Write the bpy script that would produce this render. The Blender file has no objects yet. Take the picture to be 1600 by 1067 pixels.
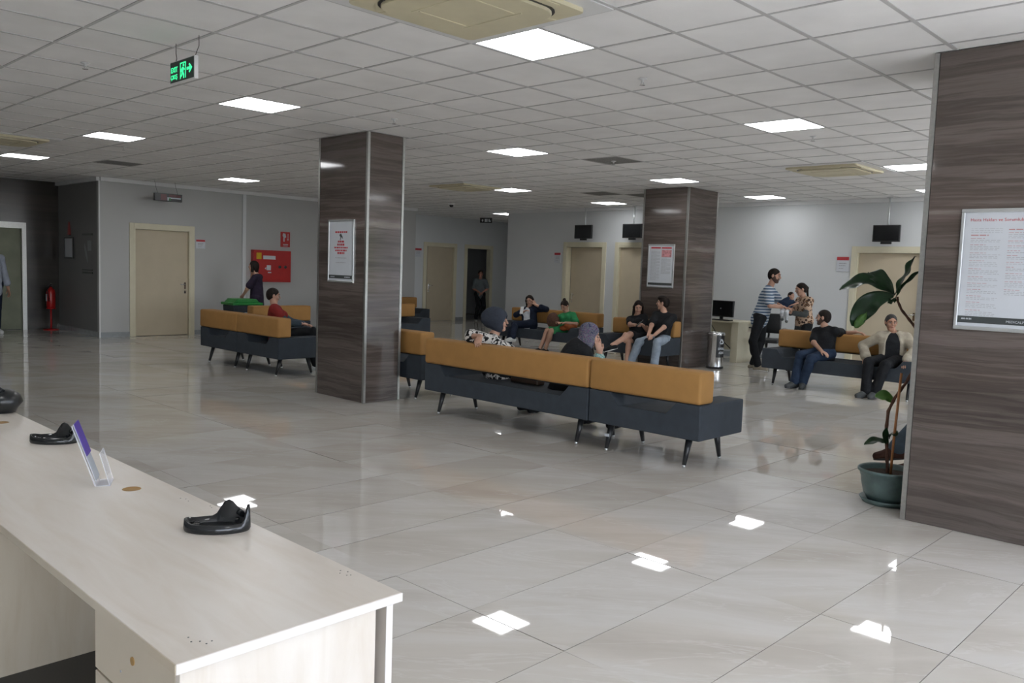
import bpy, bmesh, math, random
import numpy as np
from mathutils import Vector, Matrix
random.seed(7); np.random.seed(7)
S = bpy.context.scene
COL = S.collection

# ------------------------------------------------------------------ camera
EYE = 1.5845
CH = 3.0744                      # ceiling height
cam = bpy.data.cameras.new('camera'); cam.sensor_width = 36; cam.lens = 1304.85 / 1600 * 36
cam.clip_start = .05; cam.clip_end = 200
camo = bpy.data.objects.new('camera', cam); COL.objects.link(camo)
R_ = Vector((.71822548, .69492131, .03516435)); U_ = Vector((-.08445779, .03690356, .99574345)); W_ = Vector((-.69066565, .71813822, -.0851966))
m = Matrix.Identity(4)
for i in range(3):
    m[i][0] = R_[i]; m[i][1] = U_[i]; m[i][2] = -W_[i]
m[2][3] = EYE
camo.matrix_world = m
S.camera = camo

# ------------------------------------------------------------------ world, light, exposure
LAMP_POWER = 10.5                 # emission of the ceiling panels
SKY_POWER = 27.0
SUN_POWER = 25.5
wd = bpy.data.worlds.new('world'); S.world = wd; wd.use_nodes = True
nt = wd.node_tree; bg = nt.nodes['Background']
sky = nt.nodes.new('ShaderNodeTexSky'); sky.sky_type = 'HOSEK_WILKIE'; sky.turbidity = 6; sky.ground_albedo = .4
sky.sun_direction = Vector((.60, -.12, .80)).normalized()
bw = nt.nodes.new('ShaderNodeRGBToBW'); mxw = nt.nodes.new('ShaderNodeMix'); mxw.data_type = 'RGBA'; mxw.inputs[0].default_value = .35   # thin overcast
nt.links.new(sky.outputs[0], bw.inputs[0]); nt.links.new(sky.outputs[0], mxw.inputs[6]); nt.links.new(bw.outputs[0], mxw.inputs[7]); nt.links.new(mxw.outputs[2], bg.inputs[0]); bg.inputs[1].default_value = SKY_POWER
S.view_settings.view_transform = 'Standard'; S.view_settings.look = 'None'
S.view_settings.gamma = 1; S.view_settings.use_curve_mapping = False
S.view_settings.exposure = 0.26
try:
    S.cycles.max_bounces = 8; S.cycles.diffuse_bounces = 5; S.cycles.glossy_bounces = 4
    S.cycles.sample_clamp_indirect = 14.0; S.cycles.caustics_reflective = False; S.cycles.caustics_refractive = False
except Exception: pass
WINX = 4.2                       # window wall
for y0, y1 in ((-5.4, .2), (.4, 6.6), (6.8, 15.1)):
    a = bpy.data.lights.new('window_portal', 'AREA'); a.shape = 'RECTANGLE'; a.size = 2.8; a.size_y = y1 - y0
    a.cycles.is_portal = True
    o = bpy.data.objects.new('window_portal', a); COL.objects.link(o)
    o.location = (WINX + .05, (y0 + y1) / 2, 1.5); o.rotation_euler = (0, math.radians(90), 0)

sun = bpy.data.lights.new('sun', 'SUN'); sun.energy = SUN_POWER; sun.angle = .01; sun.color = (.90, .95, 1)
suno = bpy.data.objects.new('sun', sun); COL.objects.link(suno); suno.rotation_euler = Vector((.60, -.12, .80)).to_track_quat('Z', 'Y').to_euler()

# ------------------------------------------------------------------ materials
def new_mat(name):
    m = bpy.data.materials.new(name); m.use_nodes = True
    return m, m.node_tree, m.node_tree.nodes['Principled BSDF']
def ramp(nt, stops, interp='LINEAR'):
    r = nt.nodes.new('ShaderNodeValToRGB'); e = r.color_ramp.elements
    r.color_ramp.interpolation = interp
    while len(e) < len(stops): e.new(.5)
    for el, (p, c) in zip(e, stops):
        el.position = p; el.color = (*c, 1)
    return r
def coords(nt, scale=(1, 1, 1), kind='Object', rnd=0, rot=(0, 0, 0)):
    tc = nt.nodes.new('ShaderNodeTexCoord'); mp = nt.nodes.new('ShaderNodeMapping')
    mp.inputs['Scale'].default_value = scale; mp.inputs['Rotation'].default_value = rot
    nt.links.new(tc.outputs[kind], mp.inputs['Vector'])
    if rnd:
        oi = nt.nodes.new('ShaderNodeObjectInfo'); mu = nt.nodes.new('ShaderNodeVectorMath'); mu.operation = 'SCALE'
        co = nt.nodes.new('ShaderNodeCombineXYZ')
        for i in range(3): nt.links.new(oi.outputs['Random'], co.inputs[i])
        nt.links.new(co.outputs[0], mu.inputs[0]); mu.inputs['Scale'].default_value = rnd
        nt.links.new(mu.outputs[0], mp.inputs['Location'])
    return mp
def noise(nt, mp, scale, detail=3, rough=.55, dist=0):
    n = nt.nodes.new('ShaderNodeTexNoise'); n.inputs['Scale'].default_value = scale
    n.inputs['Detail'].default_value = detail; n.inputs['Roughness'].default_value = rough
    n.inputs['Distortion'].default_value = dist
    nt.links.new(mp.outputs[0], n.inputs['Vector']); return n
def bump(nt, bs, src, strength, dist=.01):
    b = nt.nodes.new('ShaderNodeBump'); b.inputs['Strength'].default_value = strength; b.inputs['Distance'].default_value = dist
    nt.links.new(src, b.inputs['Height']); nt.links.new(b.outputs[0], bs.inputs['Normal'])
def mat(name, col, rough=.5, metal=0, var=.12, scale=6, bmp=0, bscale=None, spec=.5, sheen=0, emit=None, estr=0, rnd=0):
    m, nt, bs = new_mat(name)
    mp = coords(nt, rnd=rnd)
    n = noise(nt, mp, scale)
    lo = tuple(max(0, c * (1 - var)) for c in col); hi = tuple(min(1, c * (1 + var)) for c in col)
    r = ramp(nt, [(.3, lo), (.7, hi)]); nt.links.new(n.outputs[0], r.inputs[0]); nt.links.new(r.outputs[0], bs.inputs['Base Color'])
    bs.inputs['Roughness'].default_value = rough; bs.inputs['Metallic'].default_value = metal
    bs.inputs['Specular IOR Level'].default_value = spec
    if sheen: bs.inputs['Sheen Weight'].default_value = sheen
    if emit: bs.inputs['Emission Color'].default_value = (*emit, 1); bs.inputs['Emission Strength'].default_value = estr
    if bmp:
        n2 = noise(nt, mp, bscale or scale * 8, 4); bump(nt, bs, n2.outputs[0], bmp)
    return m
def band_marble(name, stops, rough=.07, gain=1.):
    m, nt, bs = new_mat(name)
    mp = coords(nt, (.07, .07, 1.8)); wob = noise(nt, coords(nt, (.5, .5, .9)), 1.5, 4)
    ad = nt.nodes.new('ShaderNodeVectorMath'); ad.operation = 'MULTIPLY_ADD'
    nt.links.new(wob.outputs['Color'], ad.inputs[0]); ad.inputs[1].default_value = (.04, .04, .20); nt.links.new(mp.outputs[0], ad.inputs[2])
    n = nt.nodes.new('ShaderNodeTexNoise'); n.inputs['Scale'].default_value = 2.2; n.inputs['Detail'].default_value = 9; n.inputs['Roughness'].default_value = .66
    nt.links.new(ad.outputs[0], n.inputs['Vector'])
    r = ramp(nt, stops); nt.links.new(n.outputs[0], r.inputs[0])
    n2 = nt.nodes.new('ShaderNodeTexNoise'); n2.inputs['Scale'].default_value = .9; n2.inputs['Detail'].default_value = 2
    nt.links.new(ad.outputs[0], n2.inputs['Vector']); r2 = ramp(nt, [(.38, (.70, .67, .655)), (.62, (1.25, 1.18, 1.15))]); nt.links.new(n2.outputs[0], r2.inputs[0])
    mx = nt.nodes.new('ShaderNodeMix'); mx.data_type = 'RGBA'; mx.blend_type = 'MULTIPLY'; mx.inputs[0].default_value = 1
    nt.links.new(r.outputs[0], mx.inputs[6]); nt.links.new(r2.outputs[0], mx.inputs[7]); nt.links.new(mx.outputs[2], bs.inputs['Base Color'])
    bs.inputs['Roughness'].default_value = rough
    return m
def floor_shading():
    m, nt, bs = new_mat('polished beige porcelain')
    mp = coords(nt, (3.6, .9, 1), rnd=23, rot=(0, 0, math.radians(40))); mp.vector_type = 'TEXTURE'
    n = noise(nt, mp, 1.5, 8, .60, .5)
    r = ramp(nt, [(.30, (.49, .45, .40)), (.46, (.56, .525, .475)), (.58, (.61, .585, .55)), (.70, (.54, .505, .46))])
    nt.links.new(n.outputs[0], r.inputs[0])
    n3 = noise(nt, mp, 2.6, 6, .6, .8)
    r3 = ramp(nt, [(.485, (0, 0, 0)), (.50, (1, 1, 1)), (.515, (0, 0, 0))]); nt.links.new(n3.outputs[0], r3.inputs[0])
    mx = nt.nodes.new('ShaderNodeMix'); mx.data_type = 'RGBA'; mx.inputs[7].default_value = (.68, .665, .64, 1)
    mu = nt.nodes.new('ShaderNodeMath'); mu.operation = 'MULTIPLY'; mu.inputs[1].default_value = .35
    nt.links.new(r3.outputs[0], mu.inputs[0]); nt.links.new(mu.outputs[0], mx.inputs[0])
    nt.links.new(r.outputs[0], mx.inputs[6]); nt.links.new(mx.outputs[2], bs.inputs['Base Color'])
    bs.inputs['Roughness'].default_value = .025; bs.inputs['Specular IOR Level'].default_value = .55
    w = noise(nt, coords(nt, (1, 1, 1), rnd=9), 1.6, 1); bump(nt, bs, w.outputs[0], .022, .02)
    return m
M = {}
M['floor'] = floor_shading()
M['grout'] = mat('grey grout', (.24, .225, .20), .8)
M['wall'] = mat('painted white wall', (.62, .64, .65), .45, var=.03, scale=.6)
M['wall_left'] = mat('white wall paint with shade', (.44, .445, .44), .45, var=.03, scale=.6)  # white wall paint darkened to imitate weaker light on this far wall
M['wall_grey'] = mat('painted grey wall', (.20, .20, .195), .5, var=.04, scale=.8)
M['ceil'] = mat('mineral ceiling tile', (.85, .85, .845), .85, var=.05, scale=2.0, bmp=.12, bscale=160, rnd=11)
M['tbar'] = mat('ceiling grid bar', (.50, .50, .50), .5, var=.05)
M['plenum'] = mat('plenum', (.08, .08, .08), .9)
M['band'] = band_marble('striped brown marble panel', [(.28, (.046, .038, .033)), (.40, (.085, .071, .063)), (.47, (.135, .118, .108)), (.52, (.078, .065, .058)), (.585, (.118, .101, .092)), (.63, (.190, .171, .160)), (.70, (.092, .078, .070)), (.82, (.15, .133, .123))])
M['band_dark'] = band_marble('dark striped marble panel', [(.3, (.018, .016, .013)), (.5, (.035, .031, .025)), (.7, (.022, .019, .016))], .2)
M['steel'] = mat('brushed steel', (.42, .42, .40), .36, .9, var=.08, scale=40)
M['lift_steel'] = mat('steel tinted like a dim reflection', (.10, .105, .075), .42, .8, var=.15, scale=3)  # dim greenish reflection is put into the steel's colour
M['chrome'] = mat('polished steel', (.7, .7, .7), .12, 1, var=.03)
M['fabric_grey'] = mat('charcoal upholstery', (.031, .040, .051), .85, var=.12, scale=9, bmp=.15, bscale=350)
M['fabric_ochre'] = mat('ochre upholstery', (.36, .185, .052), .75, var=.07, scale=5, bmp=.15, bscale=300)
M['leg'] = mat('black lacquered wood', (.018, .019, .021), .35)
M['door'] = mat('beige door laminate', (.52, .45, .33), .45, var=.04, scale=3)
M['door_frame'] = mat('cream door frame', (.66, .62, .47), .4, var=.03)
M['skirt'] = mat('grey stone skirting', (.28, .30, .31), .25, var=.1, scale=12)
M['white'] = mat('white plastic', (.72, .73, .73), .35, var=.02)
M['black'] = mat('black plastic', (.012, .013, .014), .3, var=.1)
M['black_gloss'] = mat('black gloss plastic', (.01, .011, .012), .12)
M['red'] = mat('red enamel', (.42, .012, .012), .3, var=.06)
M['cream'] = mat('yellowed cream plastic', (.62, .57, .40), .45, var=.06, scale=4)
M['paper'] = mat('printed paper', (.56, .59, .63), .35, var=.03)
M['ink'] = mat('grey ink', (.33, .34, .36), .5)
M['ink_red'] = mat('red ink', (.46, .04, .05), .5)
M['ink_pink'] = mat('pale red ink', (.46, .24, .25), .5)
M['ink_dark'] = mat('dark ink', (.05, .058, .058), .4)
M['alu'] = mat('silver aluminium', (.68, .70, .70), .3, .85, var=.03)
M['leaf'] = mat('dark glossy leaf', (.018, .055, .02), .28, var=.4, scale=8)
M['leaf_light'] = mat('fresh green leaf', (.08, .19, .035), .35, var=.3, scale=10)
M['bark'] = mat('reddish brown bark', (.10, .045, .028), .8, var=.35, scale=30, bmp=.5)
M['cane'] = mat('orange brown cane', (.36, .15, .055), .5, var=.15, scale=20)
M['soil'] = mat('potting soil', (.045, .028, .018), .95, var=.4, scale=60, bmp=.8)
M['pot'] = mat('weathered green plastic pot', (.085, .13, .125), .4, var=.2, scale=12)
M['vent'] = mat('perforated grey vent', (.26, .26, .25), .6, var=.2, scale=90)
def wood_mat(name='pale maple laminate', g=(1, 1, 1)):
    m, nt, bs = new_mat(name)
    mp = coords(nt, (5, 1.0, 5)); mp2 = coords(nt, (1.0, 5, 1.0))
    n = noise(nt, coords(nt, (1.2, 7, 1.2)), 1.6, 5, .6, .6)
    r = ramp(nt, [(.3, (.57, .51, .44)), (.5, (.61, .56, .50)), (.72, (.65, .61, .56))])
    for e in r.color_ramp.elements: e.color = tuple(e.color[i] * g[i] for i in range(3)) + (1,)
    nt.links.new(n.outputs[0], r.inputs[0]); nt.links.new(r.outputs[0], bs.inputs['Base Color'])
    bs.inputs['Roughness'].default_value = .30; bs.inputs['Specular IOR Level'].default_value = .45
    return m
M['wood'] = wood_mat()
M['wood_warm_dim'] = wood_mat('warm maple laminate with shade', (.82, .78, .68))  # warmer maple; its darkening paints the shade on the desk's inner side
M['edge'] = mat('pale laminate edging', (.66, .63, .60), .35, var=.03)
M['brown'] = mat('brown plastic grommet', (.30, .17, .05), .5)
M['seat_brown'] = mat('brown leather', (.07, .045, .03), .5, var=.2)
m, nt, bs = new_mat('window glass')
nt.nodes.remove(bs); out = nt.nodes['Material Output']
tr = nt.nodes.new('ShaderNodeBsdfTransparent'); tr.inputs[0].default_value = (.955, .95, .97, 1); gl = nt.nodes.new('ShaderNodeBsdfGlossy'); gl.inputs['Roughness'].default_value = .02
mxs = nt.nodes.new('ShaderNodeMixShader'); mxs.inputs[0].default_value = .05
nt.links.new(tr.outputs[0], mxs.inputs[1]); nt.links.new(gl.outputs[0], mxs.inputs[2]); nt.links.new(mxs.outputs[0], out.inputs[0])
M['glass'] = m
m, nt, bs = new_mat('clear acrylic')
bs.inputs['Base Color'].default_value = (.86, .87, .92, 1); bs.inputs['Roughness'].default_value = .05; bs.inputs['Alpha'].default_value = .35
M['acrylic'] = m
M['lamp'] = mat('lit diffuser', (.9, .9, .9), .5, emit=(.975, .985, 1), estr=LAMP_POWER)
M['exit_green'] = mat('lit green pictogram', (.05, .6, .3), .5, emit=(.04, .85, .32), estr=1.0)
M['exit_bg'] = mat('dark green sign face', (.004, .022, .014), .3)
M['led_red'] = mat('red display', (.10, .008, .012), .3)
M['yellow'] = mat('yellow label', (.6, .38, .01), .5)
M['purple'] = mat('violet print', (.09, .05, .33), .4)
M['green'] = mat('green plastic', (.01, .20, .03), .4)

# ------------------------------------------------------------------ object helpers
def setp(o, label=None, cat=None, group=None, kind=None):
    if label: o['label'] = label
    if cat: o['category'] = cat
    if group: o['group'] = group
    if kind: o['kind'] = kind
    return o
def empty(name, loc, label, cat, group=None, rz=0):
    o = bpy.data.objects.new(name, None); COL.objects.link(o); o.location = loc; o.rotation_euler = (0, 0, rz); o.empty_display_size = .1
    return setp(o, label, cat, group)
def mesh_obj(name, bm, material, parent=None, smooth=False, loc=None):
    me = bpy.data.meshes.new(name)
    bmesh.ops.recalc_face_normals(bm, faces=bm.faces)
    bm.to_mesh(me); bm.free()
    return link_mesh(name, me, material, parent, smooth, loc)
def link_mesh(name, me, material, parent=None, smooth=False, loc=None):
    mats = material if isinstance(material, (list, tuple)) else [material]
    for mm in mats: me.materials.append(M[mm] if isinstance(mm, str) else mm)
    if smooth:
        me.polygons.foreach_set('use_smooth', [True] * len(me.polygons))
    o = bpy.data.objects.new(name, me); COL.objects.link(o)
    if parent: o.parent = parent
    if loc: o.location = loc
    return o
def BM(): return bmesh.new()
def box(bm, x0, x1, y0, y1, z0, z1, bev=0, seg=2, mi=0):
    r = bmesh.ops.create_cube(bm, size=1)
    vs = r['verts']
    for v in vs:
        v.co = Vector(((x0 + x1) / 2 + v.co.x * (x1 - x0), (y0 + y1) / 2 + v.co.y * (y1 - y0), (z0 + z1) / 2 + v.co.z * (z1 - z0)))
    fs = {f for v in vs for f in v.link_faces}
    for f in fs: f.material_index = mi
    if bev:
        es = list({e for v in vs for e in v.link_edges})
        bmesh.ops.bevel(bm, geom=es, offset=bev, segments=seg, affect='EDGES', profile=.5)
    return bm
def frame_of(d):
    d = Vector(d).normalized(); a = Vector((0, 0, 1)) if abs(d.z) < .9 else Vector((1, 0, 0))
    x = a.cross(d).normalized(); return x, d.cross(x), d
def tube(bm, pts, rad, seg=10, cap=True, mi=0):
    pts = [Vector(p) for p in pts]; n = len(pts)
    rads = rad if isinstance(rad, (list, tuple)) else [rad] * n
    rings = []
    x = None
    for i, p in enumerate(pts):
        d = (pts[min(i + 1, n - 1)] - pts[max(i - 1, 0)]).normalized()
        if x is None: x, y, _ = frame_of(d)
        else:
            x = (x - d * x.dot(d)).normalized(); y = d.cross(x)
        rings.append([bm.verts.new(p + (x * math.cos(2 * math.pi * k / seg) + y * math.sin(2 * math.pi * k / seg)) * rads[i]) for k in range(seg)])
    for a, b in zip(rings, rings[1:]):
        for k in range(seg):
            f = bm.faces.new((a[k], a[(k + 1) % seg], b[(k + 1) % seg], b[k])); f.material_index = mi; f.smooth = True
    if cap:
        for rr in (rings[0][::-1], rings[-1]):
            f = bm.faces.new(rr); f.material_index = mi
    return bm
def lathe(bm, prof, c=(0, 0, 0), seg=28, mi=0, sx=1, sy=1):
    rings = []
    for r, z in prof:
        rings.append([bm.verts.new((c[0] + sx * r * math.cos(2 * math.pi * k / seg), c[1] + sy * r * math.sin(2 * math.pi * k / seg), c[2] + z)) for k in range(seg)] if r > 1e-5 else [bm.verts.new((c[0], c[1], c[2] + z))])
    for a, b in zip(rings, rings[1:]):
        for k in range(seg):
            k2 = (k + 1) % seg
            q = [a[k % len(a)], a[k2 % len(a)], b[k2 % len(b)], b[k % len(b)]]
            u = []
            for v in q:
                if v not in u: u.append(v)
            if len(u) > 2:
                f = bm.faces.new(u); f.material_index = mi; f.smooth = True
    return bm
def prism(bm, pts, axis, a, b, bev=0, mi=0):
    """extrude a 2-D outline; axis 'y': pts are (x,z); axis 'x': (y,z); axis 'z': (x,y)"""
    def P(p, t): return {'y': (p[0], t, p[1]), 'x': (t, p[0], p[1]), 'z': (p[0], p[1], t)}[axis]
    A = [bm.verts.new(P(p, a)) for p in pts]; B = [bm.verts.new(P(p, b)) for p in pts]
    fs = [bm.faces.new(A), bm.faces.new(B[::-1])]
    n = len(pts)
    for i in range(n): fs.append(bm.faces.new((A[i], B[i], B[(i + 1) % n], A[(i + 1) % n])))
    for f in fs: f.material_index = mi
    if bev: bmesh.ops.bevel(bm, geom=list({e for f in fs for e in f.edges}), offset=bev, segments=3, affect='EDGES', profile=.5)
    return bm
def struct(name, bm, material, parent=None, smooth=False):
    o = mesh_obj(name, bm, material, parent, smooth)
    if parent is None: o['kind'] = 'structure'
    return o
def text_mesh(name, body, size, material, parent, mw, ext=.001, align='LEFT', bold=0):
    c = bpy.data.curves.new(name, 'FONT'); c.body = body; c.size = size; c.extrude = ext; c.align_x = align; c.offset = bold; c.resolution_u = 2
    o = bpy.data.objects.new(name, c); COL.objects.link(o)
    bpy.context.view_layer.update()
    me = bpy.data.meshes.new_from_object(o.evaluated_get(bpy.context.evaluated_depsgraph_get()))
    bpy.data.objects.remove(o)
    me.transform(mw); me.materials.clear()
    return link_mesh(name, me, material, parent)
def face_m(origin, right, up=(0, 0, 1)):
    r = Vector(right).normalized(); u = Vector(up).normalized(); n = r.cross(u)
    m = Matrix.Identity(4)
    for i in range(3): m[i][0] = r[i]; m[i][1] = u[i]; m[i][2] = n[i]; m[i][3] = origin[i]
    return m
def copy_tree(o, parent=None):
    c = o.copy(); COL.objects.link(c); c.parent = parent
    for ch in list(KIDS.get(o.name, [])): copy_tree(ch, c)
    return c
KIDS = {}
def kids_index():
    KIDS.clear()
    for o in COL.objects:
        if o.parent: KIDS.setdefault(o.parent.name, []).append(o)
# ================================================================== SETTING
X0, X1, Y0, Y1 = -23.0, 4.2, -6.0, 20.2
def visible(x, y, z, mar=60):
    d = Vector((x, y, z - EYE)); w = d.dot(W_)
    if w < .3: return False
    px = 800 + 1304.85 * d.dot(R_) / w; py = 533.5 - 1304.85 * d.dot(U_) / w
    return -mar < px < 1600 + mar and -mar < py < 1067 + mar
def hidden_room(x, y):
    # cells behind the walls
    if x < -16.9 and 6.1 < y < 13.8: return True
    if x < -19.2: return True
    if x < -18.8 and y > 13: return True
    if x > -14.9 and y > 15.3: return True
    return False
# ---- floor: slab in grout colour, each tile its own piece
bm = BM(); box(bm, X0, X1 + .1, Y0, Y1, -.12, -.006); floor = struct('floor', bm, 'grout')
TX, TY = .567, 1.22
def tile_mesh(w, l, h, bev, name, material, top=0.0, side=None):
    bm = BM(); box(bm, -w / 2, w / 2, -l / 2, l / 2, top - h, top); bm.normal_update()
    for f in bm.faces:
        if abs(f.normal.z) < .5: f.material_index = 1 if side else 0
    me = bpy.data.meshes.new(name); bmesh.ops.recalc_face_normals(bm, faces=bm.faces); bm.to_mesh(me); bm.free()
    me.materials.append(M[material])
    if side: me.materials.append(M[side])
    return me
tm = tile_mesh(TX - .0028, TY - .0028, .012, 0, 'floor_tile', 'floor', side='grout')
cells = []
for i in range(-40, 12):
    for j in range(-8, 16):
        x = -1.02 + TX * (i + .5); y = 2.62 + TY * (j + .5)
        if x < X0 or x > X1 or y < Y0 or y > Y1: continue
        cells.append((math.hypot(x, y), x, y))
cells.sort()
rest = BM(); n = 0
rt = random.Random(3)
for d, x, y in cells:
    tilt = (rt.gauss(0, .0014), rt.gauss(0, .0018), 0)
    if n < 290 and visible(x, y, 0, 150) and not hidden_room(x, y):
        o = bpy.data.objects.new('floor_tile', tm); COL.objects.link(o); o.parent = floor; o.location = (x, y, 0); o.rotation_euler = tilt; n += 1
    else:
        r = bmesh.ops.create_cube(rest, size=1)
        mt = Matrix.Translation((x, y, -.006)) @ Matrix.Rotation(tilt[0], 4, 'X') @ Matrix.Diagonal((TX - .0028, TY - .0028, .012, 1))
        bmesh.ops.transform(rest, matrix=mt, verts=r['verts'])
o = mesh_obj('floor_tile', rest, 'floor', floor); o['kind'] = 'stuff'

# ---- ceiling: plenum, T bars, tiles, with the cells that lamps, cassettes and vents take
OX, OY = -4.1942, 3.2722
bm = BM(); box(bm, X0, X1 + .1, Y0, Y1, CH + .22, CH + .4); ceiling = struct('ceiling', bm, 'plenum')
LAMPS = [(.5, 1.5), (-5.5, 1.5), (-11.5, 1.5), (-17.5, 1.5), (.5, 7.5), (-5.5, 7.5), (-11.5, 7.5), (-17.5, 7.5), (.5, 13.5), (-5.5, 13.5), (-11.5, 13.5),
         (-.5, 18.5), (-5.5, 18.5), (-11.5, 18.5), (-19.5, 21.5), (.5, -4.5), (-5.5, -4.5), (6.5, -4.5), (6.5, 1.5), (6.5, 7.5), (6.5, 13.5), (-27.5, 21.5)]
CASS = [(1, 0), (-14, 0), (-1, 13), (-12, 12)]
VENTS = [(-16.5, 3.5), (-4.5, 9.5), (-9.5, 15.5), (-8.5, 16.5)]
taken = {(math.floor(a), math.floor(b)) for a, b in LAMPS + VENTS}
for a, b in CASS:
    for da in (-1, 0):
        for db in (-1, 0): taken.add((a + da, b + db))
ctm = tile_mesh(.575, .575, .014, 0, 'ceiling_tile', 'ceil', 0)
cc = []
for i in range(-31, 14):
    for j in range(-16, 28):
        if (i, j) in taken: continue
        x = OX + .6 * (i + .5); y = OY + .6 * (j + .5)
        if x < X0 or x > X1 or y < Y0 or y > Y1: continue
        cc.append((math.hypot(x, y), x, y))
cc.sort(); rest = BM(); n = 0
for d, x, y in cc:
    if n < 292 and visible(x, y, CH, 40):
        o = bpy.data.objects.new('ceiling_tile', ctm); COL.objects.link(o); o.parent = ceiling
        o.location = (x + rt.gauss(0, .0015), y + rt.gauss(0, .0015), CH + .018); o.rotation_euler = (rt.gauss(0, .0018), rt.gauss(0, .0018), 0); n += 1
    else:
        r = bmesh.ops.create_cube(rest, size=1)
        bmesh.ops.transform(rest, matrix=Matrix.Translation((x, y, CH + .011)) @ Matrix.Diagonal((.575, .575, .014, 1)), verts=r['verts'])
o = mesh_obj('ceiling_tile', rest, 'ceil', ceiling); o['kind'] = 'stuff'
g1 = BM()
casx = {(a, b) for a, b in CASS}
def bar_segments(fixed, lo, hi, isx):
    # leave the grid bars out where a 2 x 2 cassette panel sits
    segs = [(lo, hi)]
    for a, b in CASS:
        c, t = (a, b) if isx else (b, a)
        if fixed == c:
            new = []
            for s, e in segs:
                p, q = t - 1, t + 1
                if q <= s or p >= e: new.append((s, e))
                else:
                    if s < p: new.append((s, p))
                    if q < e: new.append((q, e))
            segs = new
    return segs
for i in range(-31, 15):
    x = OX + .6 * i
    if X0 < x < X1:
        for s, e in bar_segments(i, -15, 28, True): box(g1, x - .013, x + .013, OY + .6 * s, OY + .6 * e, CH, CH + .02)
for j in range(-15, 29):
    y = OY + .6 * j
    if Y0 < y < Y1:
        for s, e in bar_segments(j, -31, 14, False): box(g1, OX + .6 * s, OX + .6 * e, y - .010, y + .010, CH + .001, CH + .02)
mesh_obj('ceiling_grid', g1, 'tbar', ceiling)

# ---- walls
def wall(name, axis, pos, a, b, side, mat_, openings=(), thick=.15, top=CH + .3):
    """axis 'x': plane x=pos running along y from a to b; side = +1/-1 the way the face looks"""
    bm = BM(); t0, t1 = (pos - thick, pos) if side > 0 else (pos, pos + thick)
    cur = a
    def add(p, q, z0, z1):
        if q - p < 1e-3: return
        if axis == 'x': box(bm, t0, t1, p, q, z0, z1)
        else: box(bm, p, q, t0, t1, z0, z1)
    for (p, q, zt) in sorted(openings):
        add(cur, p, -.02, top); add(p, q, zt, top); cur = q
    add(cur, b, -.02, top)
    return struct(name, bm, mat_)
def skirting(name, axis, pos, a, b, side, openings=()):
    bm = BM(); t0, t1 = (pos, pos + .014) if side > 0 else (pos - .014, pos)
    cur = a
    for (p, q, zt) in list(sorted(openings)) + [(b, b, 0)]:
        if p - cur > .02:
            if axis == 'x': box(bm, t0, t1, cur, p, .001, .10)
            else: box(bm, cur, p, t0, t1, .001, .10)
        cur = q
    return struct(name, bm, 'skirt')
D1 = (6.72, 7.86, 2.16); 
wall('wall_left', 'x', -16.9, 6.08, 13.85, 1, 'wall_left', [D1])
skirting('baseboard_left', 'x', -16.9, 6.08, 13.85, 1, [(6.63, 7.96, 2.2)])
wall('wall_left_return', 'y', 6.08, -19.2, -17.051, -1, 'wall_grey')
skirting('baseboard_left_return', 'y', 6.08, -19.2, -16.9, -1)
wall('wall_left_end', 'y', 13.85, -18.79, -17.052, 1, 'wall')
LIFT = (4.28, 5.46, 2.2)
wall('wall_lift', 'x', -19.2, Y0, 6.08, 1, 'band_dark', [LIFT])
D5 = (15.80, 16.92, 2.22); D6 = (17.42, 18.44, 2.22)
wall('wall_corridor', 'x', -18.8, 13.85, Y1, 1, 'wall', [D5, D6])
skirting('baseboard_corridor', 'x', -18.8, 14.0, Y1, 1, [(15.71, 17.01, 2), (17.33, 18.53, 2)])
D2 = (-12.97, -11.87, 2.2); D3 = (-11.44, -10.34, 2.2); D4 = (-6.09, -4.96, 2.14)
wall('wall_back', 'y', 15.25, -14.95, X1 + .1, -1, 'wall', [D2, D3, D4])
skirting('baseboard_back', 'y', 15.25, -14.95, X1, -1, [(-13.06, -11.78, 2), (-11.53, -10.25, 2), (-6.18, -4.87, 2)])
wall('wall_back_return', 'x', -14.95, 15.401, Y1, -1, 'wall')
wall('wall_front', 'y', Y0, X0, X1 + .1, 1, 'wall')
wall('wall_corridor_end', 'y', Y1, X0, -14.8, -1, 'wall')
wall('wall_west_outer', 'x', X0, Y0, Y1, 1, 'wall_grey')
wall('wall_room_partition', 'y', 17.15, X0, -18.95, 1, 'wall', thick=.1)
wall('wall_room_back', 'y', 17.0, -14.8, X1 + .1, -1, 'wall_grey')
bm = BM(); box(bm, -16.9, -16.84, 6.08, 13.85, CH - .07, CH + .001); struct('trim_1', bm, 'white')
bm = BM(); box(bm, -19.2, -16.9, 6.02, 6.079, CH - .07, CH + .001); struct('trim_2', bm, 'white')
bm = BM(); box(bm, -14.95, X1, 15.19, 15.249, CH - .07, CH + .001); struct('trim_3', bm, 'white')
bm = BM(); box(bm, -16.895, -16.87, 9.02, 9.10, 0, CH - .07, .004); struct('trim_4', bm, 'wall')
bm = BM(); box(bm, -16.905, -16.885, 6.055, 6.08, .0, CH - .07); struct('trim_5', bm, 'white')

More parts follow.
